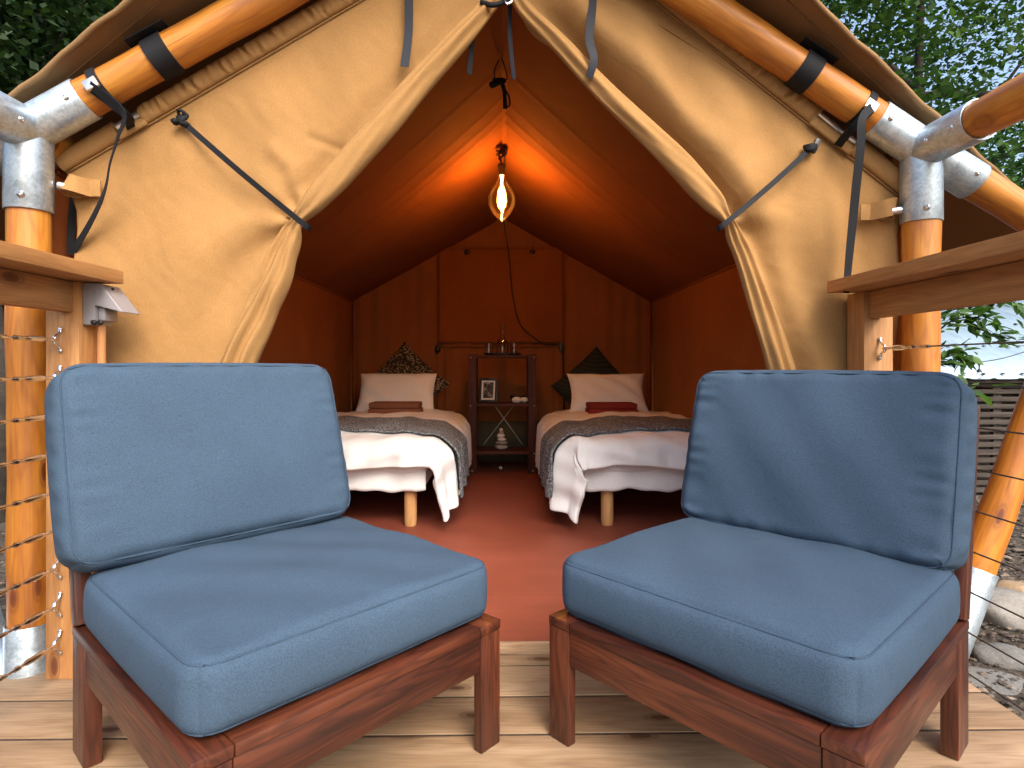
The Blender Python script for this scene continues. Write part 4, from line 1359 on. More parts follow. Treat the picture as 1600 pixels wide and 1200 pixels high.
def make_bed(sgn, xe, word):
    # word names what singles the bed out
    yfoot, yhead = 3.03, 5.06
    w = 0.93
    xw = xe + sgn * w                        # wall side
    lo, hi = min(xe, xw), max(xe, xw)
    bed = root('bed', 'low single bed made up in white with ' + word, 'bed', ((lo + hi) / 2, (yfoot + yhead) / 2, FZ), group='single beds in the tent')
    block('bed_base', (lo + 0.02, yfoot + 0.03, 0.235), (hi - 0.02, yhead, 0.30), M['mattress'], bed, bev=0.012)
    # mattress
    vs, fs, seams = cushion_geo(w / 2 - 0.005, (yhead - yfoot) / 2 - 0.005, 0.095, 0.045, 0.01, 3, 0.0, 30, 8, 0.01)
    mesh('mattress', vs, fs, M['mattress'], bed, Matrix.Translation(((lo + hi) / 2, (yfoot + yhead) / 2 + 0.005, 0.395)), smooth=True)
    # valance sheet over the base front
    nu, nv = 60, 12
    S, T = np.meshgrid(np.linspace(0, 1, nu), np.linspace(0, 1, nv))
    X = lo + 0.01 + (hi - lo - 0.02) * S
    Z = 0.42 - (0.195 + 0.006 * np.sin(S * 17) + 0.004 * np.sin(S * 41)) * T
    Y = yfoot + 0.012 + 0.006 * np.sin(S * 23 + T) * T + 0.005 * np.sin(S * 9)
    mesh('bed_sheet', np.stack([X.ravel(), Y.ravel(), Z.ravel()], 1), grid_faces(nu, nv), M['mattress'], bed, smooth=True, solid=0.003)
    xi = xe + sgn * (0.10 if sgn < 0 else 0.15)
    for (lx, ly) in ((xi, yfoot + 0.085), (xw - sgn * 0.11, yfoot + 0.085), (xi, yhead - 0.12), (xw - sgn * 0.11, yhead - 0.12)):
        lathe('leg', (lx, ly, 0.24), (lx, ly, FZ), [(0, 0.033), (0.185, 0.033), (0.20, 0.032), (0.21, 0.029)], M['bedleg'], bed, 20)
    # duvet
    top = 0.505
    nu, nv = 110, 150
    a = np.linspace(-w + 0.02, 0.42 if sgn < 0 else 0.44, nu)
    b = np.linspace(-(4.62 - yfoot), 0.205, nv)
    A, B = np.meshgrid(a, b)
    # hem wanders
    B = B * np.where(B > 0, 1 + 0.10 * np.sin(A * 11 + sgn) * 0.4, 1)
    x, y, z, rr = drape(sgn, xe, yfoot + 0.03, top, A, B, 0.0, 1, 0.55)
    lump = 0.007 * np.sin(A * 13 + 2 * np.sin(B * 5)) * np.sin(B * 11 + sgn) + 0.004 * np.sin(A * 31 + B * 17) + 0.006 * np.sin(B * 19 + A * 6)
    z = z + lump * (1 - smoothstep(0.02, 0.16, rr)) - 0.5 * lump * smoothstep(0.02, 0.16, rr) * 0
    out = -sgn
    hang = smoothstep(0.04, 0.16, rr)
    ripple = 0.012 * np.sin(B * 21 + A * 6) + 0.008 * np.sin(B * 43 + 1)
    rip2 = 0.010 * np.sin(A * 24 + sgn * 2) + 0.007 * np.sin(A * 47 + 3 * B) + 0.010 * np.sin(A * 15 + B * 38)
    side = (A > 0).astype(float); foot = (B > 0).astype(float)
    x = x + out * hang * side * (ripple + 0.02)
    y = y - hang * foot * rip2
    crown = 0.03 * smoothstep(-w, -w / 2, A) * smoothstep(0.0, -0.25, A) * smoothstep(0.1, -0.3, B)
    z = np.maximum(z + crown, FZ + 0.012)
    fs = grid_faces(nu, nv)
    if sgn < 0: fs = [f[::-1] for f in fs]
    dv = mesh('duvet', np.stack([x.ravel(), y.ravel(), z.ravel()], 1), fs, M['white_cloth'], None, None, smooth=True, solid=-0.030)
    tag(dv, 'white duvet with a drooping corner on the bed with ' + word, 'duvet', 'white duvets')
    sub = dv.modifiers.new('soft', 'SUBSURF'); sub.levels = 1; sub.render_levels = 1
    # throw
    nu, nv = 120, 70
    a = np.linspace(-w + 0.03, 0.37, nu)
    b = np.linspace(-0.66, -0.06, nv)
    A, B = np.meshgrid(a, b)
    B = B + 0.012 * np.sin(A * 7 + 1) + 0.10 * smoothstep(-0.2, 0.36, A) * (1 if sgn > 0 else 0.9)
    x, y, z, rr = drape(sgn, xe, yfoot + 0.03, top, A, B, 0.008, 1, 0.52)
    crown = 0.03 * smoothstep(-w, -w / 2, A) * smoothstep(0.0, -0.25, A) * smoothstep(0.1, -0.3, B)
    lump = 0.007 * np.sin(A * 13 + 2 * np.sin(B * 5)) * np.sin(B * 11 + sgn) + 0.004 * np.sin(A * 31 + B * 17) + 0.006 * np.sin(B * 19 + A * 6)
    z = z + crown + lump * (1 - smoothstep(0.02, 0.16, rr))
    hang = smoothstep(0.04, 0.16, rr)
    ripple = 0.012 * np.sin(B * 21 + A * 6) + 0.008 * np.sin(B * 43 + 1)
    x = x + out * hang * (A > 0) * (ripple + 0.030)
    y = y - hang * (B > 0) * 0.014
    fs = grid_faces(nu, nv)
    if sgn < 0: fs = [f[::-1] for f in fs]
    th = mesh('throw_blanket', np.stack([x.ravel(), y.ravel(), z.ravel()], 1), fs, M['knit'], None, None, smooth=True, solid=0.010)
    tag(th, 'grey knitted throw across the foot of the bed with ' + word, 'blanket', 'grey knitted throws')
    return bed

make_bed(-1, -0.385, 'the spotted cushion')
make_bed(1, 0.405, 'the black striped cushion')

def pillow_geo(hx, hy, th, seed, pinch=0.06):
    n = 36; rs = random.Random(seed); ph = [rs.uniform(0, 6.28) for _ in range(4)]
    vs, fs = [], []
    for s in (1, -1):
        for j in range(n + 1):
            for i in range(n + 1):
                u, v = -1 + 2 * i / n, -1 + 2 * j / n
                g = (max(0, 1 - u ** 4) ** 0.6) * (max(0, 1 - v ** 4) ** 0.6)
                x = hx * u * (1 - pinch * (1 - v * v) * abs(u)); y = hy * v * (1 - pinch * (1 - u * u) * abs(v))
                z = s * th * g * (1 + 0.07 * math.sin(u * 5 + ph[0]) * math.sin(v * 4 + ph[1])) + 0.006 * math.sin(u * 9 + v * 7 + ph[2]) * g
                vs.append((x, y, z))
        o = 0 if s == 1 else (n + 1) ** 2
        for j in range(n):
            for i in range(n):
                f = [o + j * (n + 1) + i, o + j * (n + 1) + i + 1, o + (j + 1) * (n + 1) + i + 1, o + (j + 1) * (n + 1) + i]
                fs.append(f if s == 1 else f[::-1])
    return vs, fs

def soft(name, label, cat, group, c, hx, hy, th, mat, lean, rot=0.0, seed=1, tilt_z=0.0, pinch=0.06):
    vs, fs = pillow_geo(hx, hy, th, seed, pinch)
    mw = Matrix.Translation(Vector(c)) @ Matrix.Rotation(tilt_z, 4, 'Z') @ Matrix.Rotation(R(90) - lean, 4, 'X') @ Matrix.Rotation(rot, 4, 'Z')
    o = mesh(name, vs, fs, mat, None, mw, smooth=True)
    return tag(o, label, cat, group)

cL = at(620, 614, 4.62); cR = at(949, 614, 4.62)
soft('pillow', 'white pillow propped in front of the spotted cushion', 'pillow', 'white bed pillows', cL, 0.305, 0.178, 0.075, M['white_cloth'], R(32), 0, 2)
soft('pillow', 'white pillow propped in front of the black striped cushion', 'pillow', 'white bed pillows', cR, 0.31, 0.178, 0.075, M['white_cloth'], R(32), 0, 5, 0.0, 0.09)
soft('scatter_cushion', 'black and beige spotted square cushion standing on its corner', 'cushion', 'square scatter cushions on the beds', at(632, 602, 4.92), 0.27, 0.27, 0.07, M['leopard'], R(14), R(47), 7)
soft('scatter_cushion', 'black striped square cushion standing on its corner', 'cushion', 'square scatter cushions on the beds', at(930, 608, 4.92), 0.265, 0.265, 0.07, M['stripes'], R(14), R(41), 9)
def towel(px, py, d, mat, label, hw):
    c = at(px, py, d)
    t = block('folded_towel', c - Vector((hw, 0.10, 0.042)), c + Vector((hw, 0.10, 0.0)), mat, None, None, 0.012)
    t.name = 'folded_towel'
    tag(t, label, 'towel', 'folded towels on the beds')
    u = block('towel_fold', c + Vector((-hw + 0.004, -0.096, 0.001)), c + Vector((hw - 0.006, 0.096, 0.042)), mat, t, None, 0.012)
towel(619, 637, 4.30, M['towel'], 'brown folded towel in front of the pillow by the spotted cushion', 0.185)
towel(955, 638, 4.30, M['towel_red'], 'dark red folded towel in front of the pillow by the striped cushion', 0.178)

# ------------------------------------------------------------------ shelf and the things on it
SD = 4.58
pxm = 4.58 / F
sx0, sx1 = at(732, 600, SD).x, at(838, 600, SD).x
sh = root('shelf_unit', 'dark wooden three-tier shelf between the two beds', 'shelf', ((sx0 + sx1) / 2, SD + 0.15, FZ))
ztop, zmid, zlow = 0.955, 0.578, 0.205
yA, yB3 = SD, SD + 0.30
pw = 0.062
for y in (yA, yB3 - 0.03):
    for x in (sx0, sx1 - pw):
        block('post', (x, y, FZ), (x + pw, y + 0.03, ztop + 0.01), M['shelf'], sh, bev=0.002)
for z in (ztop, zmid, zlow):
    block('shelf_board', (sx0 + 0.004, yA + 0.031, z - 0.022), (sx1 - 0.004, yB3 - 0.031, z), M['shelf'], sh, bev=0.002)
    block('shelf_lip', (sx0 + pw, yA + 0.004, z - 0.022), (sx1 - pw, yA + 0.030, z), M['shelf'], sh, bev=0.002)
    for x in (sx0 + pw * 0.25, sx1 - pw * 0.25):
        bolt((x, yA - 0.001, z - 0.016), (0, -1, 0), sh, 0.0075)
for x in (sx0 + pw * 0.45, sx1 - pw * 0.45):
    bolt((x, yA - 0.001, FZ + 0.025), (0, -1, 0), sh, 0.0075)
xa, xb = sx0 + 0.11, sx1 - 0.10
for (p, q) in (((xa, yB3 - 0.02, zlow + 0.02), (xb - 0.06, yB3 - 0.02, zmid - 0.02)), ((xb, yB3 - 0.015, zlow + 0.02), (xa + 0.08, yB3 - 0.015, zmid - 0.02))):
    tube('brace_wire', [p, q], 0.0028, M['wire_thin'], sh, 6, 0)

# picture frame leaning on the middle shelf
pfm = Matrix.Translation((at(762, 600, SD + 0.06).x, SD + 0.10, zmid + 0.004)) @ Matrix.Rotation(R(-12), 4, 'Z') @ Matrix.Rotation(R(-10), 4, 'X')
pf = root('picture_frame', 'black picture frame with a white mat leaning on the middle shelf', 'picture frame', tuple(pfm.translation))
wf, hf, bw = 0.150, 0.195, 0.020
for (lo, hi) in (((-wf / 2, -0.006, 0), (-wf / 2 + bw, 0.010, hf)), ((wf / 2 - bw, -0.006, 0), (wf / 2, 0.010, hf)), ((-wf / 2 + bw, -0.006, 0), (wf / 2 - bw, 0.010, bw)), ((-wf / 2 + bw, -0.006, hf - bw), (wf / 2 - bw, 0.010, hf))):
    block('frame_side', lo, hi, M['frame_black'], pf, pfm, 0.002)
block('mat_board', (-wf / 2 + bw, 0.002, bw), (wf / 2 - bw, 0.006, hf - bw), M['paper'], pf, pfm, 0)
block('photo', (-wf / 2 + bw + 0.014, -0.0005, bw + 0.014), (wf / 2 - bw - 0.014, 0.0015, hf - bw - 0.014), M['print'], pf, pfm, 0)

def lathe_z(name, c, prof, mat, parent=None, n=24):
    c = Vector(c)
    return lathe(name, c, c + Vector((0, 0, 1)), prof, mat, parent, n)

bc = Vector((at(810, 620, SD + 0.16).x, SD + 0.17, zmid + 0.001))
b = lathe_z('bowl', bc, [(0, 0.03), (0.004, 0.035), (0.03, 0.062), (0.055, 0.072), (0.056, 0.068), (0.03, 0.058), (0.008, 0.03), (0.006, 0.0)], M['bowl'])
tag(b, 'small dark bowl on the middle shelf behind a pale stone', 'bowl')
hs = root('stone_ornament', 'pale two-lobed stone ornament in front of the dark bowl', 'ornament', (bc.x + 0.01, SD + 0.07, zmid))
ell('stone_lobe', (bc.x - 0.018, SD + 0.07, zmid + 0.026), (0.038, 0.022, 0.025), M['pebble_w'], hs, 2, 0.08, 16, 10)
ell('stone_lobe', (bc.x + 0.042, SD + 0.072, zmid + 0.024), (0.032, 0.022, 0.023), M['pebble_w'], hs, 6, 0.08, 16, 10)

# stacked pebbles on the bottom shelf
sc = Vector((at(784, 690, SD + 0.12).x, SD + 0.12, zlow))
st = root('stacked_pebbles', 'cairn of stacked pale and grey pebbles on the bottom shelf', 'ornament', tuple(sc))
z = zlow + 0.001
for k, (rx, rz_, mt, dx) in enumerate(((0.052, 0.022, 'pebble_g', 0.0), (0.050, 0.015, 'pebble_g', 0.004), (0.036, 0.012, 'pebble_w', 0.002), (0.034, 0.019, 'pebble_w', -0.006), (0.022, 0.011, 'pebble_g', -0.004), (0.015, 0.013, 'pebble_w', -0.006))):
    z += rz_ * 0.93
    ell('pebble', (sc.x + dx, sc.y, z), (rx, rx * 0.8, rz_), M[mt], st, k + 10, 0.05, 16, 10)
    z += rz_ * 0.90
o = ell('pebble', on_z(782, 731, FZ + 0.012), (0.014, 0.012, 0.012), M['pebble_w'], None, 3, 0.06, 12, 8)
tag(o, 'small white pebble on the floor under the shelf', 'pebble')

# tray, carafe, glasses
tc = Vector((at(785, 551, SD + 0.13).x, SD + 0.15, ztop + 0.001))
vs, fs = lathe_geo([(0, 0.13), (0.004, 0.145), (0.018, 0.150), (0.019, 0.145), (0.006, 0.138), (0.005, 0.0)], 36)
tm, _ = frame_x((0, 0, 0), (0, 0, 1)); tm.translation = tc
tr = mesh('tray', vs, fs, M['bowl'], None, tm, smooth=True, auto=40)
tag(tr, 'dark round tray on top of the shelf', 'tray')
tz = tc.z + 0.007
o = lathe_z('carafe', (tc.x, tc.y, tz), [(0, 0.0), (0, 0.044), (0.01, 0.050), (0.09, 0.050), (0.135, 0.022), (0.17, 0.016), (0.225, 0.018), (0.235, 0.026), (0.2345, 0.024), (0.22, 0.016), (0.17, 0.014), (0.13, 0.020), (0.09, 0.048), (0.012, 0.046), (0.006, 0.0)], M['glass'])
tag(o, 'clear glass carafe standing between two tumblers on the tray', 'carafe')
for px, lab in ((764, 'clear glass tumbler on the tray on the side of the spotted cushion'), (803, 'clear glass tumbler on the tray on the side of the striped cushion')):
    x = at(px, 540, SD + 0.15).x
    o = lathe_z('tumbler', (x, tc.y - 0.01, tz), [(0, 0.0), (0, 0.028), (0.09, 0.034), (0.0895, 0.032), (0.008, 0.026), (0.006, 0.0)], M['glass'])
    tag(o, lab, 'glass', 'tumblers on the tray')

# ------------------------------------------------------------------ hanging bulb
BD = 3.6
bc = at(784, 308, BD)
lp = root('pendant_lamp', 'large amber filament bulb hanging from the tent ridge', 'lamp', tuple(at(784, 240, BD)))
zt = at(784, 273, BD).z      # neck of the glass
zb = at(784, 346, BD).z
Hh = zt - zb
prof = []
for t in np.linspace(0, 1, 30):
    # 0 at neck, 1 at bottom tip
    if t < 0.18: r = 0.017 + 0.02 * (t / 0.18) ** 1.6
    else:
        q = (t - 0.18) / 0.82
        r = 0.037 + 0.047 * math.sin(min(q / 0.45, 1) * math.pi / 2) if q < 0.45 else 0.083 * max(0.0, math.cos((q - 0.45) / 0.55 * math.pi / 2)) ** 0.75
    prof.append((t * Hh, max(r, 0.004)))
prof.append((Hh, 0.0))
lathe('bulb_glass', (bc.x, bc.y, zt), (bc.x, bc.y, zb), prof, M['amber'], lp, 36)
fp = []
for k in range(60):
    t = k / 59
    a = t * 2 * math.pi * 2.0
    loop_ = abs(math.sin(t * math.pi * 3))
    fp.append(Vector((bc.x + 0.0065 * math.cos(a), bc.y + 0.0065 * math.sin(a), zb + Hh * (0.20 + 0.55 * loop_))))
vs, fs = tube_geo(fp, 0.0026, 6)
mesh('filament', vs, fs, M['filament'], lp, smooth=True)
lathe('filament_stem', (bc.x, bc.y, zt), (bc.x, bc.y, zb + Hh * 0.72), [(0, 0.010), (0.02, 0.006), (Hh * 0.28, 0.003)], M['filament'], lp, 10)
lathe('bulb_tip', (bc.x, bc.y, zb + 0.015), (bc.x, bc.y, zb - 0.012), [(0, 0.005), (0.02, 0.004), (0.027, 0.0)], M['steel'], lp, 10)
zs = at(784, 256, BD).z
lathe('lamp_holder', (bc.x, bc.y, zt - 0.004), (bc.x, bc.y, zs), [(0, 0.017), (0.012, 0.020), (0.045, 0.022), (0.052, 0.025), (zs - zt, 0.025), (zs - zt + 0.004, 0.008)], M['wire'], lp, 20)
rs = random.Random(4)
zk = at(784, 240, BD).z
kp = [Vector((bc.x, bc.y, zs))]
for k in range(16):
    kp.append(Vector((bc.x + rs.uniform(-0.038, 0.034), bc.y + rs.uniform(-0.03, 0.03), zk + rs.uniform(-0.028, 0.05))))
kp += [Vector((bc.x + 0.0, bc.y, zk + 0.06)), Vector((bc.x, bc.y, 2.21))]
tube('knotted_cord', kp, 0.0062, M['wire'], lp, 8, 6)
ld = bpy.data.lights.new('bulb_light', 'POINT')
ld.energy = 9.0
ld.color = (1.0, 0.48, 0.085)
ld.shadow_soft_size = 0.03
lo_ = bpy.data.objects.new('bulb_light', ld)
put(lo_, lp, Matrix.Translation((bc.x, bc.y, zb + Hh * 0.5)))

# cable that runs down the back wall to a plug
yb = YB - 0.04
pc = tube('power_cable', [(bc.x + 0.02, bc.y, 2.205), (0.01, 4.2, 2.185), (0.015, YB - 0.05, 2.15), on_y(788, 352, yb), on_y(795, 400, yb), on_y(801, 460, yb), on_y(812, 505, yb), on_y(835, 528, yb), on_y(852, 538, yb), on_y(872, 538, yb), on_y(878, 545, yb), on_y(880, 580, yb), on_y(881, 640, yb)], 0.006, M['wire'], None, 6, 8)
tag(pc, 'thin dark power cable running down the back wall of the tent', 'cable')
p = on_y(877, 541, YB - 0.05)
o = root('plug_box', 'black in-line plug on the cable at the corner of the rear flap', 'plug', tuple(p))
block('plug_body', p + Vector((-0.016, -0.014, -0.045)), p + Vector((0.018, 0.014, 0.03)), M['black'], o, bev=0.006)
block('plug_head', p + Vector((-0.03, -0.012, 0.0)), p + Vector((-0.0165, 0.012, 0.026)), M['black'], o, bev=0.004)

# ------------------------------------------------------------------ shed with slatted wall and pale metal roof
YS = 5.05
shed = root('shed', 'slatted dark timber shed with a pale metal roof behind the railing', 'shed', (4.6, YS, GZ))
ev = at(1570, 592, YS).z
xs0, xs1 = 2.55, 8.5
z = ev - 0.045
k = 0
while z > GZ + 0.02:
    dy = random.uniform(-0.006, 0.006)
    bar('slat', (xs0, YS + dy, z + random.uniform(-0.004, 0.004)), (xs1, YS - dy, z + random.uniform(-0.004, 0.004)), 0.018, 0.040 + random.uniform(-0.006, 0.004), M['slat'], shed, (0, 0, 1), 0.002)
    z -= 0.066
for x in (2.7, 3.5, 4.28, 5.2, 6.4, 7.6):
    block('stile', (x, YS + 0.014, GZ - 0.1), (x + 0.07, YS + 0.05, ev - 0.03), M['slat'], shed, bev=0.002)
block('back_boarding', (xs0, YS + 0.5, GZ - 0.1), (xs1, YS + 0.53, ev - 0.02), M['slat'], shed, bev=0)
block('fascia', (xs0, YS - 0.05, ev - 0.035), (xs1, YS - 0.02, ev - 0.002), M['slat'], shed, bev=0.002)
# roof: corrugated sheet with ribs running down the slope
slope = 0.42
nu = 260; nv = 10
S, T = np.meshgrid(np.linspace(0, 1, nu), np.linspace(0, 1, nv))
X = xs0 - 0.1 + (xs1 - xs0 + 0.2) * S
run = 5.2
Yv = YS - 0.09 + run * T
Zv = ev + slope * run * T + 0.010 * np.clip(np.sin(X * 2 * math.pi / 0.23) * 2.5 - 1.5, 0, 1)
mesh('roof_sheet', np.stack([X.ravel(), Yv.ravel(), Zv.ravel()], 1), grid_faces(nu, nv), M['tin'], shed, smooth=True, solid=-0.003)
vs, fs = [], []
for j in range(9):
    yy = YS - 0.02 + j * 0.62
    for i in range(34):
        xx = xs0 + 0.06 + i * 0.23 * 0.75
        c = Vector((xx, yy, ev + slope * (yy - YS + 0.09) + 0.010))
        o_ = len(vs)
        for q in range(6):
            a = q * math.pi / 3
            vs.append(c + Vector((0.020 * math.cos(a), 0.020 * math.sin(a), 0.0)))
        for q in range(6):
            a = q * math.pi / 3
            vs.append(c + Vector((0.014 * math.cos(a), 0.014 * math.sin(a), 0.012)))
        fs.append([o_ + 6 + q for q in range(6)])
        for q in range(6):
            fs.append([o_ + q, o_ + (q + 1) % 6, o_ + 6 + (q + 1) % 6, o_ + 6 + q])
sc_ = mesh('roof_screws', vs, fs, M['black'], shed)
sc_['kind'] = 'stuff'

# string light in front of the shed
sl = root('string_light', 'black festoon wire with one socket in front of the pale metal roof', 'string light', tuple(at(1530, 565, 4.3)))
tube('wire', [at(1380, 590, 4.3), at(1460, 572, 4.3), at(1530, 566, 4.3), at(1600, 550, 4.3), at(1760, 490, 4.3)], 0.0035, M['black'], sl, 6)
p = at(1530, 567, 4.3)
lathe('lamp_socket', p, p - Vector((0, 0, 0.07)), [(0, 0.016), (0.012, 0.010), (0.02, 0.004), (0.045, 0.004), (0.05, 0.012), (0.065, 0.016), (0.07, 0.012)], M['black'], sl, 12)
lathe('lamp_bulb', p - Vector((0, 0, 0.068)), p - Vector((0, 0, 0.12)), [(0, 0.012), (0.012, 0.020), (0.03, 0.022), (0.046, 0.012), (0.05, 0.0)], M['glass'], sl, 14)

# ------------------------------------------------------------------ stones and gravel
def stone(px, py, d_r, mat, label, seed, rz):
    g = on_z(px, py, GZ + 0.03)
    o = ell('stone', (g.x, g.y, GZ + d_r[2] * 0.55), d_r, M[mat], None, seed, 0.12, 26, 16, rz)
    tag(o, label, 'stone', 'field stones beside the deck')
stone(1560, 962, (0.155, 0.12, 0.085), 'stone', 'largest grey boulder beside the foot of the leaning strut', 21, 0.4)
stone(1578, 1030, (0.11, 0.075, 0.05), 'stone_dark', 'smaller grey rock in front of the largest boulder', 33, -0.5)
stone(1590, 925, (0.10, 0.07, 0.05), 'stone_tan', 'tan rock just behind the largest boulder', 41, 0.2)
stone(1612, 968, (0.07, 0.06, 0.05), 'stone_dark', 'dark blue-grey rock at the right end of the largest boulder', 45, 0.2)
stone(1545, 1062, (0.17, 0.10, 0.022), 'stone_dark', 'flat half-buried slab next to the deck edge', 52, -0.6)

def pebbles(name, label, boxes, n, seed):
    rs = np.random.default_rng(seed)
    ico_v = np.array([(1, 0, 0), (-1, 0, 0), (0, 1, 0), (0, -1, 0), (0, 0, 1), (0, 0, -1), (.6, .6, .5), (-.6, .6, .5), (.6, -.6, .5), (-.6, -.6, .5)], float)
    ico_f = [[4, 0, 6], [6, 0, 2], [4, 6, 2], [4, 2, 7], [7, 2, 1], [4, 7, 1], [4, 1, 9], [9, 1, 3], [4, 9, 3], [4, 3, 8], [8, 3, 0], [4, 8, 0]]
    V, Fs = [], []
    per = n // len(boxes)
    for (x0, x1, y0, y1, s0, s1) in boxes:
        for _ in range(per):
            x, y = rs.uniform(x0, x1), rs.uniform(y0, y1)
            s = s0 * (s1 / s0) ** (rs.random() ** 2.2)
            a = rs.uniform(0, 6.28); ca, sa = math.cos(a), math.sin(a)
            k = np.array([s * rs.uniform(.8, 1.6), s * rs.uniform(.7, 1.1), s * rs.uniform(.35, .7)])
            p = ico_v * k * rs.uniform(.85, 1.15, (10, 1))
            zz = GZ + 0.025 * math.sin(x * 2.1 + y * 1.3) + 0.02 * math.sin(x * 4.7 - y * 3.9 + 1) + 0.02 * math.sin(y * 6.3 + x * 1.1)
            q = np.stack([p[:, 0] * ca - p[:, 1] * sa + x, p[:, 0] * sa + p[:, 1] * ca + y, p[:, 2] + zz + 0.002], 1)
            o_ = len(V)
            V.extend(q.tolist())
            Fs.extend([[o_ + i for i in f] for f in ico_f])
    o = mesh(name, V, Fs, M['gravel'])
    tag(o, label, None, None, 'stuff')
pebbles('gravel', 'loose gravel and wood chips on the earth beside the deck', [(1.3, 2.6, 1.0, 3.2, 0.004, 0.018), (1.6, 4.6, 2.8, 5.0, 0.008, 0.030), (-4.2, -1.4, 1.9, 5.0, 0.008, 0.030)], 12000, 3)

# ------------------------------------------------------------------ trees
def leaf_cloud(centers, spreads, n_each, size, rs):
    """diamond leaves, slightly folded, scattered round the clump centres"""
    C_ = np.repeat(centers, n_each, axis=0); Sp = np.repeat(spreads, n_each, axis=0)
    n = len(C_)
    P = C_ + rs.normal(0, 1, (n, 3)) * Sp
    d = rs.normal(0, 1, (n, 3)); d[:, 2] = d[:, 2] * 0.5 - 0.25
    d /= np.linalg.norm(d, axis=1, keepdims=True)
    upv = rs.normal(0, 0.55, (n, 3)); upv[:, 2] += 1.0
    s = np.cross(d, upv); s /= np.linalg.norm(s, axis=1, keepdims=True)
    nn = np.cross(s, d)
    L = (size * rs.uniform(0.6, 1.35, n))[:, None]
    a = P; b = P + d * L * 0.45 + s * L * 0.30 + nn * L * 0.06
    c = P + d * L; e = P + d * L * 0.45 - s * L * 0.30 + nn * L * 0.06
    V = np.stack([a, b, c, e], 1).reshape(-1, 3)
    return V, n

def leaf_mesh(name, V, n, mat, parent):
    me = bpy.data.meshes.new(name)
    me.vertices.add(4 * n); me.vertices.foreach_set('co', V.astype(np.float32).ravel())
    me.loops.add(4 * n); me.loops.foreach_set('vertex_index', np.arange(4 * n, dtype=np.int32))
    me.polygons.add(n); me.polygons.foreach_set('loop_start', np.arange(0, 4 * n, 4, dtype=np.int32))
    me.polygons.foreach_set('loop_total', np.full(n, 4, dtype=np.int32))
    me.update(calc_edges=True); me.validate()
    me.materials.append(mat)
    o = bpy.data.objects.new(name, me)
    return put(o, parent)

def tree(label, base, h, crown_c, crown_r, clumps, per, size, mat, seed, cname='tree', trunk_r=0.16, spread=0.42):
    rs = np.random.default_rng(seed)
    rt = root('broadleaf_tree', label, 'tree', base, group='trees around the tent')
    bx, by, bz = base
    cc = Vector(crown_c)
    top = cc + Vector((0, 0, crown_r[2] * 0.4))
    trunk_pts = [Vector((bx, by, bz - 0.1)), Vector((bx + 0.05, by + 0.03, bz + h * 0.3)), Vector((bx, by, bz)).lerp(Vector((cc.x, cc.y, bz + h * 0.75)), 0.6) + Vector((0, 0, 0)), top]
    trunk_pts[2].z = bz + h * 0.6
    path = smooth_path(trunk_pts, 8)
    vs, fs = tube_geo(path, lambda t: trunk_r * (1 - 0.82 * t) * (1.35 if t < 0.03 else 1), 12)
    mesh('trunk', vs, fs, M['bark'], rt, smooth=True)
    u = rs.normal(0, 1, (clumps, 3)); u /= np.linalg.norm(u, axis=1, keepdims=True)
    rad = rs.uniform(0.25, 1.0, clumps) ** 0.45
    cen = np.array(crown_c) + u * rad[:, None] * np.array(crown_r)
    # limbs reach towards some clumps
    idx = rs.choice(clumps, min(9, clumps), replace=False)
    for i in idx:
        t0 = rs.uniform(0.45, 0.9)
        p0 = path[int(t0 * (len(path) - 1))]
        p1 = Vector(cen[i])
        mid = p0.lerp(p1, 0.5) + Vector((0, 0, 0.12 * crown_r[2]))
        vs, fs = tube_geo(smooth_path([p0, mid, p1], 8), lambda t: trunk_r * 0.34 * (1 - 0.85 * t), 7)
        mesh('limb', vs, fs, M['bark'], rt, smooth=True)
    sp = rs.uniform(0.6, 1.25, (clumps, 1)) * np.array([[spread, spread, spread * 0.6]])
    V, n = leaf_cloud(cen, sp, per, size, rs)
    cr = leaf_mesh('crown', V, n, mat, rt)
    cr['kind'] = 'stuff'
    return rt

tree('bright green broadleaf tree leaning over the fly on the side of the shed', (5.6, 8.2, GZ), 4.8, (4.9, 6.8, 4.55), (3.3, 2.2, 2.3), 400, 105, 0.085, M['leaf'], 5, spread=0.26)
tree('tall green tree behind the slatted shed', (8.2, 12.5, GZ), 4.0, (8.5, 13.0, 3.2), (4.6, 2.4, 2.4), 220, 80, 0.17, M['leaf'], 8, spread=0.5)
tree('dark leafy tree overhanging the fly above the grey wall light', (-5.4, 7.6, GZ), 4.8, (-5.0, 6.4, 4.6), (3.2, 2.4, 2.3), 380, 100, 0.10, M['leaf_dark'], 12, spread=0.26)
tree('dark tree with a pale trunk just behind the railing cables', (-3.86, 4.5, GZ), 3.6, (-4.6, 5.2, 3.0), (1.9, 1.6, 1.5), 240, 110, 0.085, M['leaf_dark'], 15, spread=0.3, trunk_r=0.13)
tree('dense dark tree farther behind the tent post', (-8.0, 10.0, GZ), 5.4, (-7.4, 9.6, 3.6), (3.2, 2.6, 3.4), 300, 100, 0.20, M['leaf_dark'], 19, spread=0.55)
tree('dark tree standing deepest in the shade past the post', (-5.4, 8.0, GZ), 3.4, (-5.2, 7.8, 1.7), (2.2, 1.6, 1.9), 200, 100, 0.17, M['leaf_dark'], 25, spread=0.5)

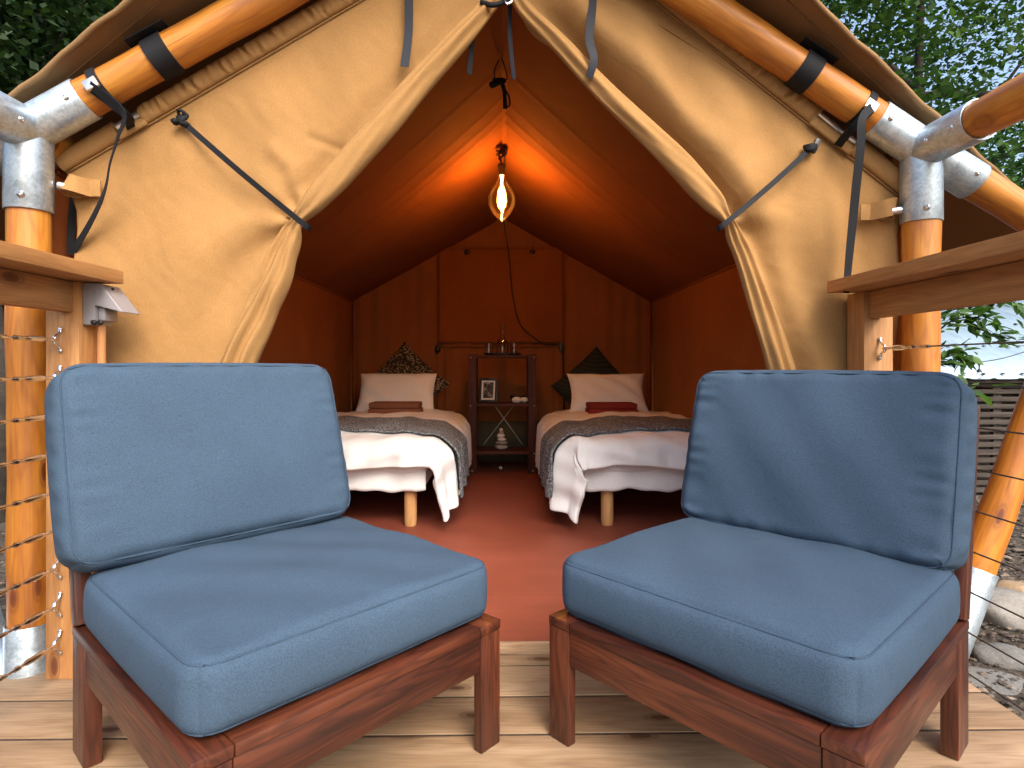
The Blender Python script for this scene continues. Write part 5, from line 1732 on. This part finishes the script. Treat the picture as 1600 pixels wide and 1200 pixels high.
# undergrowth that closes the view between the trunks
rs = np.random.default_rng(31)
cen = np.stack([rs.uniform(-13, -4.5, 260), rs.uniform(7.5, 13.0, 260), GZ + rs.uniform(0.1, 2.6, 260)], 1)
V, n = leaf_cloud(cen, np.full((260, 3), 0.5), 90, 0.2, rs)
o = leaf_mesh('undergrowth', V, n, M['leaf_dark'], None)
tag(o, 'dark undergrowth between the trunks behind the tent', None, None, 'stuff')
cen = np.stack([rs.uniform(2.0, 14, 220), rs.uniform(11.5, 16.0, 220), GZ + rs.uniform(0.1, 3.0, 220)], 1)
V, n = leaf_cloud(cen, np.full((220, 3), 0.6), 80, 0.22, rs)
o = leaf_mesh('undergrowth', V, n, M['leaf'], None)
tag(o, 'green undergrowth behind the shed', None, None, 'stuff')

# ------------------------------------------------------------------ sapling in front of the shed roof: single leaves
sp = root('sapling', 'slender sapling with broad pointed leaves in front of the metal roof', 'sapling', (2.35, 3.75, GZ))
def leaf_data():
    n = 5
    vs, fs = [], []
    prof = [0.0, 0.34, 0.50, 0.42, 0.20, 0.0]
    for i in range(6):
        t = i / 5
        w = prof[i] * 0.5
        zc = -0.10 * t * t
        vs += [(t, -w, zc + w * 0.25), (t, 0, zc), (t, w, zc + w * 0.25)]
    for i in range(5):
        o_ = i * 3
        fs += [[o_, o_ + 3, o_ + 4, o_ + 1], [o_ + 1, o_ + 4, o_ + 5, o_ + 2]]
    return vs, fs
lv, lf = leaf_data()
lme = bpy.data.meshes.new('leaf'); lme.from_pydata(lv, [], lf); lme.update(); lme.materials.append(M['leaf_near'])
lme.polygons.foreach_set('use_smooth', [True] * len(lme.polygons))
rs_ = random.Random(77)
stem = [Vector((2.35, 3.75, GZ - 0.05)), at(1452, 600, 3.6), at(1462, 520, 3.6), at(1475, 440, 3.65), at(1500, 360, 3.7)]
tube('stem', stem, lambda t: 0.016 * (1 - 0.7 * t), M['bark'], sp, 8)
branches = [
    [at(1455, 560, 3.6), at(1478, 558, 3.55), at(1498, 552, 3.5), at(1508, 566, 3.5)],
    [at(1462, 520, 3.6), at(1490, 500, 3.55), at(1520, 496, 3.5), at(1548, 502, 3.45)],
    [at(1466, 500, 3.6), at(1500, 476, 3.6), at(1535, 480, 3.6), at(1568, 466, 3.6)],
    [at(1475, 440, 3.65), at(1530, 462, 3.6), at(1580, 470, 3.6), at(1612, 500, 3.6)],
    [at(1520, 496, 3.5), at(1545, 520, 3.45), at(1570, 528, 3.42), at(1588, 528, 3.4)],
    [at(1475, 440, 3.65), at(1540, 440, 3.7), at(1600, 455, 3.7), at(1650, 480, 3.7)],
    [at(1455, 590, 3.6), at(1500, 600, 3.3), at(1528, 603, 3.1), at(1552, 606, 3.05)],
]
cnt = [64, 62, 52, 50, 34, 50, 14]
for br, c in zip(branches, cnt):
    path = smooth_path(br, 8)
    vs, fs = tube_geo(path, lambda t: 0.006 * (1 - 0.7 * t), 6)
    mesh('branch', vs, fs, M['bark'], sp, smooth=True)
    for k in range(c):
        t = rs_.uniform(0.12, 1.0)
        p = path[int(t * (len(path) - 1))]
        tang = (path[min(int(t * (len(path) - 1)) + 1, len(path) - 1)] - path[max(int(t * (len(path) - 1)) - 1, 0)]).normalized()
        dirv = (tang + Vector((rs_.uniform(-1, 1), rs_.uniform(-1, 1), rs_.uniform(-0.7, 0.5)))).normalized()
        p = p + Vector((rs_.uniform(-1, 1), rs_.uniform(-1, 1), rs_.uniform(-1, 1))) * 0.05
        m, _ = frame_x((0, 0, 0), dirv, (rs_.uniform(-0.7, 0.7), rs_.uniform(-0.9, 0.3), 1))
        s = rs_.uniform(0.055, 0.098)
        o = bpy.data.objects.new('leaf', lme)
        put(o, sp, Matrix.Translation(p) @ m @ Matrix.Scale(s, 4))
